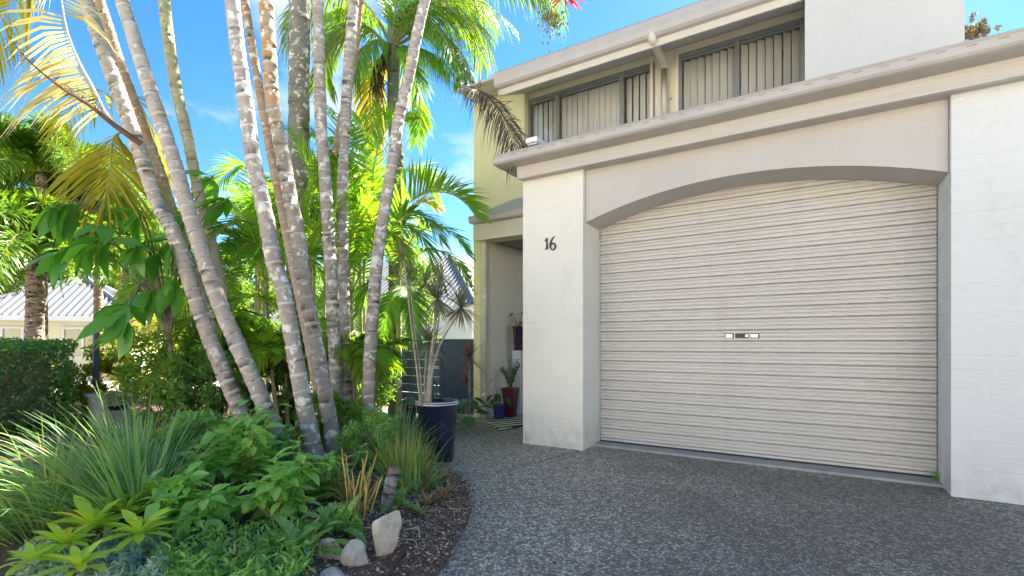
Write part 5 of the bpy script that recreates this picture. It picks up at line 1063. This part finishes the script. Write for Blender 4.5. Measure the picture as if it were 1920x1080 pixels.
# sprigs of fern near the rocks
random.seed(151)
e = thing('fern', on_ground(600, 1010, .06), 'small fern drooping over the low rocks', 'fern')
for i in range(14): frond(e, arch(on_ground(600, 1000, .10) + Vector((U(-.1, .1), U(-.1, .1), 0)), U(0, 6.28), rad(U(20, 75)), U(.22, .36), U(.1, .25)), .055, 26, .006, 'fern', r0=.003, droop=.1)
e = thing('fern', on_ground(760, 960, .05), 'feathery fern beside the cut stump', 'fern')
for i in range(12): frond(e, arch(on_ground(748, 952, .07), U(0, 6.28), rad(U(20, 75)), U(.16, .26), U(.06, .15)), .05, 24, .006, 'fern', r0=.003, droop=.1)
e = thing('fern', on_ground(560, 1045, .06), 'spreading fern left of the dark weathered rock', 'fern')
for i in range(16): frond(e, arch(on_ground(562, 1035, .08) + Vector((U(-.06, .06), U(-.06, .06), 0)), U(0, 6.28), rad(U(20, 75)), U(.2, .32), U(.08, .2)), .055, 26, .007, 'fern', r0=.003, droop=.1)
bush('leafy_shrub', on_ground(650, 1005, .05), (.12, .09, .08), 26, 50, .045, .016, 'fern', 'small leafy sprig between the upright rock and the yellow canes', seed=406, stems=3)
# yellow cane stubs
random.seed(161); yc = thing('yellow_cane_shoots', on_ground(668, 965, .06), 'cluster of orange-yellow cane stubs beside the upright rock', 'palm clump')
for px0, py0, px1, py1, d in [(U(650, 692), U(950, 972), U(636, 720), U(845, 905), U(3.6, 3.95)) for _ in range(12)] + [(655, 960, 640, 838, 3.75), (662, 955, 660, 880, 3.8), (668, 965, 690, 845, 3.7), (672, 960, 682, 862, 3.8), (676, 955, 707, 848, 3.85), (664, 962, 648, 850, 3.8), (690, 965, 718, 890, 3.7), (660, 950, 652, 900, 3.9), (680, 975, 688, 905, 3.6), (672, 975, 664, 915, 3.6), (684, 960, 695, 870, 3.9), (649, 950, 655, 905, 3.9)]:
    d -= .55; b = MB(); p0, p1 = at(px0, py0 + 14, d), at(px1, py1, d); b.tube(spline([p0, p0.lerp(p1, .5) + Vector((U(-.02, .02), 0, 0)), p1], 7), [.0065, .0065, .006, .006, .0055, .005, .002], 6); b.build('cane', M['yellow_cane'], yc, smooth=True)
# bronze rosettes by the driveway
rm = leaf_mesh(.15, .034, M['rhoeo'], 4, .5, .15, .35); random.seed(171)
RH = [(792, 925, 1.0, 'bronze rosette plant nearest the grass clump'), (815, 910, 1.05, 'bronze rosette plant at the back of its patch'), (838, 905, .9, 'bronze rosette plant closest to the pot'), (800, 948, .9, 'bronze rosette plant at the front left of its patch'), (828, 938, .95, 'reddest bronze rosette plant beside the driveway curve'), (843, 925, .8, 'small bronze rosette plant on the driveway edge'), (785, 965, .7, 'smallest bronze rosette plant, furthest toward the rocks')]
for px, py, s_, lab in RH:
    p = on_ground(px, py, .05); e = thing('bronze_rosette_plant', p, lab, 'rosette plant', 'bronze rosettes beside the driveway')
    for i in range(12):
        az_ = i * 2.4 + U(-.2, .2); el = rad(18 + 55 * (i / 12) + U(-8, 8)); inst('leaf', rm, e, place(p, (math.sin(az_) * math.cos(el), math.cos(az_) * math.cos(el), math.sin(el)), U(-.2, .2), s_ * U(.8, 1.1)))
# rocks
def rock(c, size, label, seed, rotz=0.0, tilt=0.0):
    random.seed(seed); import bmesh
    bm2 = bmesh.new(); bmesh.ops.create_icosphere(bm2, subdivisions=4, radius=1)
    R = Matrix.Rotation(rotz, 3, 'Z') @ Matrix.Rotation(tilt, 3, 'Y'); pl = [(Vector((U(-1, 1), U(-1, 1), U(-1, 1))).normalized(), U(.48, .80)) for _ in range(16)]
    for v in bm2.verts:
        p = v.co.copy()
        for nn_, dd in pl:
            k_ = p.dot(nn_) - dd
            if k_ > 0: p -= nn_ * k_ * .985
        p += p.normalized() * (.05 * mnoise.noise(p * 2.6 + Vector((seed, 0, 0))) + .035 * mnoise.noise(p * 7) + .02 * mnoise.noise(p * 17))
        v.co = R @ Vector((p.x * size[0], p.y * size[1], p.z * size[2]))
    me = bpy.data.meshes.new('rock'); bm2.to_mesh(me); bm2.free(); me.materials.append(M['stone']); me.polygons.foreach_set('use_smooth', [True] * len(me.polygons))
    o = bpy.data.objects.new('rock', me); COL.objects.link(o); o.location = c - Vector((0, 0, .012)); return tag(o, label, 'rock', 'rocks edging the garden bed')
rock(at(725, 1000, 2.62), (.10, .10, .185), 'tall pale upright rock beside the driveway bend', 181, .3, .12)
rock(at(668, 1040, 2.5), (.075, .07, .10), 'pinkish rock leaning beside the tall upright one', 182, .8, .35)
rock(at(618, 1035, 2.6), (.11, .09, .085), 'dark weathered rock under the fern', 183, .2)
rock(at(626, 1076, 2.42), (.10, .09, .055), 'flat pale rock at the bottom edge', 184, .5)
rock(at(540, 1088, 2.4), (.12, .09, .05), 'low grey rock left of the flat pale one', 185, 1.1)
# cut stump
st_ = thing('cut_stump', on_ground(728, 945, .05), 'grey cut palm stump leaning behind the upright rock', 'stump'); b = MB(); trunk_geo(b, [at(726, 955, 3.3), at(732, 915, 3.3), at(739, 884, 3.3)], .040, .044, .05, .04, 12, .1); b.build('trunk', TM['k'], st_, smooth=True)
b = MB(); b.tube([at(739, 885, 3.3), at(740, 877, 3.3)], [.047, .036], 12); b.build('cut_top', M['bark_thin'], st_)
# irrigation hose
b = MB(); b.tube(spline([on_ground(x, y, .055) for x, y in ((725, 1085), (745, 1052), (765, 1030), (778, 1008))], 20), .009, 8); tag(b.build('irrigation_hose', M['hose'], smooth=True), 'thin black irrigation pipe lying on the mulch', 'hose')
def spill():
    while True:
        kx, ky = kerb[random.randrange(len(kerb))]
        if 1.6 < ky < 4.6: break
    return kx + abs(random.gauss(0, .09)) + .01, ky + U(-.06, .06)
random.seed(188); _bz = bed_z; bed_z = lambda x, y: 0.0
chips(420, .002, .008, 'spilt_mulch', M['chip'], spill)['label'] = 'bark crumbs spilt over the driveway edge'
chips(70, .004, .013, 'spilt_mulch', M['chip'], lambda: (U(-2.6, 2.0), U(1.9, 4.9)))['label'] = 'stray bark crumbs lying on the driveway'
bed_z = _bz
# dead twigs and fallen strap leaves on the mulch
random.seed(191); b = MB()
for i in range(60):
    x, y = near_kerb(); z = bed_z(x, y) + .012; a = U(0, 6.28); l = U(.06, .2); b.tube(spline([(x, y, z), (x + math.cos(a) * l * .5, y + math.sin(a) * l * .5, z + U(0, .03)), (x + math.cos(a + .5) * l, y + math.sin(a + .5) * l, z)], 6), U(.0015, .004), 4)
b.build('leaf_litter', M['rachis_pale'], label='pale dead twigs and stalks lying on the mulch', kind='stuff')

# ------------------------------------------------------------------ potted plants
def pot(name, c, r0, r1, h, mat, label, rim=None, cat='plant pot', thick=.02, sq=0):
    e = thing(name, c, label, cat); b = MB(); k = 36 if not sq else 4; cc = (c[0], c[1], c[2])
    b.lathe([(0.001, 0), (r0 * .94, 0), (r0, .012), (r0 + (r1 - r0) * .5, h * .5), (r1 * .985, h * .90), (r1, h * .905), (r1 + .010, h * .92), (r1 + .012, h * .985), (r1 + .006, h), (r1 - thick, h), (r1 - thick - .003, h * .9)], cc, k); b.build('body', mat, e, smooth=not sq)
    b = MB(); b.lathe([(0.001, h * .9), (r1 - thick + .002, h * .9)], cc, k); b.build('soil', M['soil'], e)
    if rim: b = MB(); b.lathe([(r1 + .0135, h * .955), (r1 + .009, h + .002), (r1 - thick - .001, h + .002)], cc, k); b.build('rim', rim, e, smooth=True)
    return e
PC = on_ground(812, 868); PC = Vector((PC.x - .03, PC.y + .10, .0)); PH = .60
big = pot('large_plant_pot', PC, .165, .205, PH, M['navy_glaze'], 'large glossy navy pot holding a multi-stemmed dracaena by the path', M['rim_highlight'])
random.seed(201); dr_ = thing('dracaena_plant', PC + Vector((0, 0, PH * .9)), 'dracaena with spiky grey-green heads growing from the navy pot', 'potted plant'); dd = 4.75
def rosette(parent, p, n_, L, w, mat, up_=Vector((0, 0, 1)), name='leaf_rosette'):
    b = MB()
    for i in range(n_):
        th = i * 2.4; el = rad(U(-50, 82)); d = Vector((math.sin(th) * math.cos(el), math.cos(th) * math.cos(el), math.sin(el))); l = L * U(.75, 1.1); s_ = d.cross(ZUP).normalized() * w; b.add([p - s_ * .6, p + s_ * .6, p + d * l * .45 - s_ - ZUP * l * .02, p + d * l * .45 + s_ - ZUP * l * .02, p + d * l - ZUP * l * .16], [(0, 1, 3, 2), (2, 3, 4)])
    return b.build(name, M[mat], parent)
soil = PC + Vector((0, 0, PH * .9))
for base_off, path, r in ((Vector((0, 0, 0)), [(802, 755, dd), (805, 700, dd), (812, 640, dd), (819, 570, dd)], .017), (Vector((0, .01, 0)), [(806, 755, dd), (809, 700, dd), (828, 640, dd + .05), (862, 585, dd + .1)], .013), (Vector((0, 0, 0)), [(789, 755, dd), (780, 680, dd), (768, 580, dd), (757, 482, dd)], .010), (Vector((0, .05, 0)), [(798, 757, dd + .1), (797, 700, dd + .1), (803, 648, dd + .1)], .012), (Vector((0, .05, 0)), [(794, 757, dd + .2), (786, 680, dd + .2), (776, 600, dd + .2), (768, 518, dd + .2)], .008), (Vector((0, .08, 0)), [(808, 757, dd + .2), (812, 690, dd + .2), (822, 600, dd + .3), (828, 528, dd + .3)], .009)):
    b = MB(); pts = [soil + Vector((CS, SN, 0)) * (path[0][0] - 815) / F * dd * .9 + Vector((0, base_off.y, 0))] + [at(*p) for p in path]; S = spline(pts, 18); b.tube(S, [r * (1.25 - .5 * i / 17) for i in range(18)], 8); b.build('stem', M['cane'], dr_, smooth=True)
for p, n_, L in (((820, 560, dd), 120, .34), ((864, 577, dd + .1), 130, .32), ((804, 640, dd + .1), 110, .28), ((828, 520, dd + .3), 60, .28), ((798, 530, dd + .3), 50, .24)): rosette(dr_, at(*p), n_, L, .0075, 'dracaena')
for p in ((754, 478, dd), (768, 515, dd + .2)): rosette(dr_, at(*p), 50, .26, .006, 'dracaena')
# red cordyline and dark-leaved plants along the fence
def bed_plant(name, px, py, label, seed, mesh, n_, hgt, spread, cat='plant', z=.02):
    random.seed(seed); p = on_ground(px, py, z); e = thing(name, p, label, cat); b = MB()
    for i in range(n_):
        az_ = i * 2.4 + U(-.3, .3); t = p + Vector((math.sin(az_) * spread * U(.3, 1), math.cos(az_) * spread * U(.3, 1), hgt * U(.4, 1.05))); S = spline([p, p.lerp(t, .55) + Vector((0, 0, hgt * .15)), t], 6); b.tube(S, .005, 4); el = rad(U(-55, 5)); inst('leaf', mesh, e, place(t, (math.sin(az_) * math.cos(el), math.cos(az_) * math.cos(el) , math.sin(el)), U(-.5, .5), U(.7, 1.15)))
    b.build('stems', M['rachis'], e); return e
pm = leaf_mesh(.24, .15, M['philo'], 6, .2, .25, .32, stalk=.02)
bed_plant('philodendron', 868, 806, 'dark broad-leaved philodendron against the glossy fence panel', 211, pm, 12, .42, .26)
bed_plant('philodendron', 790, 800, 'philodendron with upright green leaves left of the navy pot', 212, pm, 10, .62, .28)
bed_plant('philodendron', 835, 800, 'philodendron behind the navy pot rim', 213, pm, 9, .55, .24)
cp = on_ground(880, 800); co = thing('red_cordyline', cp, 'reddish spiky cordyline in front of the cream downpipe', 'plant'); random.seed(214)
b = MB(); b.tube([cp, cp + Vector((0, 0, .95))], .010, 6); b.build('stem', M['cane'], co); rosette(co, cp + Vector((0, 0, .98)), 70, .36, .009, 'cordyline'); rosette(co, cp + Vector((-.05, .0, .62)), 40, .30, .009, 'cordyline')
small_pot = pot('small_plant_pot', on_ground(768, 800), .09, .11, .30, M['navy_glaze'], 'smaller navy pot half hidden behind the grass tuft')
# porch pots
zf = .013
pr = on_ground(957, 781, zf); plum = pot('plum_plant_pot', pr, .095, .15, .46, M['plum_glaze'], 'tall plum-red pot on the porch floor', sq=1)
plum.rotation_euler.z = rad(45 + 10)
random.seed(221); zz = thing('zamioculcas_plant', pr + Vector((0, 0, .41)), 'dark glossy upright plant in the plum-red pot', 'potted plant'); zm = leaf_mesh(.085, .034, M['philo'], 4, .25, .1, .4); b = MB()
for i in range(9):
    az_ = i * 2.4; p0 = pr + Vector((0, 0, .41)); t = p0 + Vector((math.sin(az_) * U(.06, .2), math.cos(az_) * U(.06, .2), U(.30, .50))); S = spline([p0, p0.lerp(t, .5) + Vector((0, 0, .05)), t], 8); b.tube(S, .006, 5)
    for j in range(2, 8):
        for sg in (-1, 1):
            inst('leaf', zm, zz, place(S[j], Vector((math.cos(az_) * sg, -math.sin(az_) * sg, .55)), 0, U(.8, 1.1)))
b.build('stems', M['bush'] if 'bush' in M else M['rachis'], zz)
pb2 = on_ground(936, 785, zf); bp = pot('blue_plant_pot', pb2, .075, .10, .22, M['blue_glaze'], 'small royal blue pot beside the downpipe')
random.seed(231); bpl = thing('arrowhead_plant', pb2 + Vector((0, 0, .2)), 'dark broad-leaved plant in the royal blue pot', 'potted plant'); am = leaf_mesh(.15, .09, M['philo'], 5, .2, .35, .3); b = MB()
for az_, dz, rr3 in ((-1.6, .16, .10), (-.6, .18, .06), (1.4, .14, .12), (2.4, .16, .1), (-2.2, .42, .06), (3.1, .12, .1)):
    p0 = pb2 + Vector((0, 0, .2)); t = p0 + Vector((math.sin(az_) * rr3, math.cos(az_) * rr3 - .03, dz)); b.tube(spline([p0, p0.lerp(t, .6), t], 5), .004, 4); inst('leaf', am, bpl, place(t, (math.sin(az_), math.cos(az_) - .3, -.7), U(-.3, .3), U(.85, 1.1)))
b.build('stems', M['rachis'], bpl)
wp = on_ground(977, 775, zf); pot('white_plant_pot', wp + Vector((.02, .1, 0)), .08, .10, .22, M['white_plastic'], 'white pot half hidden by the entry pillar')
hp_ = on_y(971, 640, 7.0); hz = hp_.z; hang = pot('wall_plant_pot', (hp_.x + .02, 7.0, hz - .15), .10, .12, .40, M['aubergine'], 'dark aubergine pot raised on a stand behind the pillar', sq=1)
MB().cbox(hp_.x - .06, hp_.x + .10, 6.92, 7.08, 0.0125, hz - .152, .004).build('stand', M['house_white'], hang)
random.seed(241); hpl = thing('bushy_house_plant', (hp_.x + .02, 7.0, hz + .2), 'dark leafy plant in the raised aubergine pot', 'potted plant'); b = MB()
for i in range(16):
    az_ = i * 2.4; p0 = Vector((hp_.x + .02, 7.0, hz + .2)); t = p0 + Vector((math.sin(az_) * U(.05, .16), math.cos(az_) * U(.05, .16), U(.08, .32))); b.tube([p0, p0.lerp(t, .5) + Vector((0, 0, .03)), t], .004, 4); inst('leaf', zm, hpl, place(t, (math.sin(az_), math.cos(az_), U(-.6, .4)), U(-.4, .4), U(1.0, 1.5)))
b.build('stems', M['rachis'], hpl)
m0 = MB(); mc = [on_ground(x, y, .016) for x, y in ((912, 793), (975, 781), (1012, 792), (938, 806))]; m0.add([tuple(p) for p in mc] + [(p.x, p.y, .026) for p in mc], [(4, 5, 6, 7), (0, 1, 5, 4), (1, 2, 6, 5), (2, 3, 7, 6), (3, 0, 4, 7)]); tag(m0.build('door_mat', M['zebra']), 'black and white zebra-striped mat at the entry', 'door mat')
# weed sprouting at the right foot of the garage door
wd = thing('weed', Vector((RX - .02, 5.42, .022)), 'tiny weed sprouting at the right foot of the garage door', 'weed'); blades('weed', Vector((RX - .02, 5.42, .022)), 40, .13, .004, 'fern', parent=wd, bend=.5, rad_=.015, seed=251)
for k_, (px, py) in enumerate(((1473, 872), (1530, 885))):
    g0 = on_ground(px, py, .0); w2 = thing('weed', g0, ('small grass weed in the sill joint, left one', 'small grass weed in the sill joint, right one')[k_], 'weed'); blades('weed', g0, 18, .05, .003, 'fern', parent=w2, bend=.8, rad_=.02, seed=252 + k_)
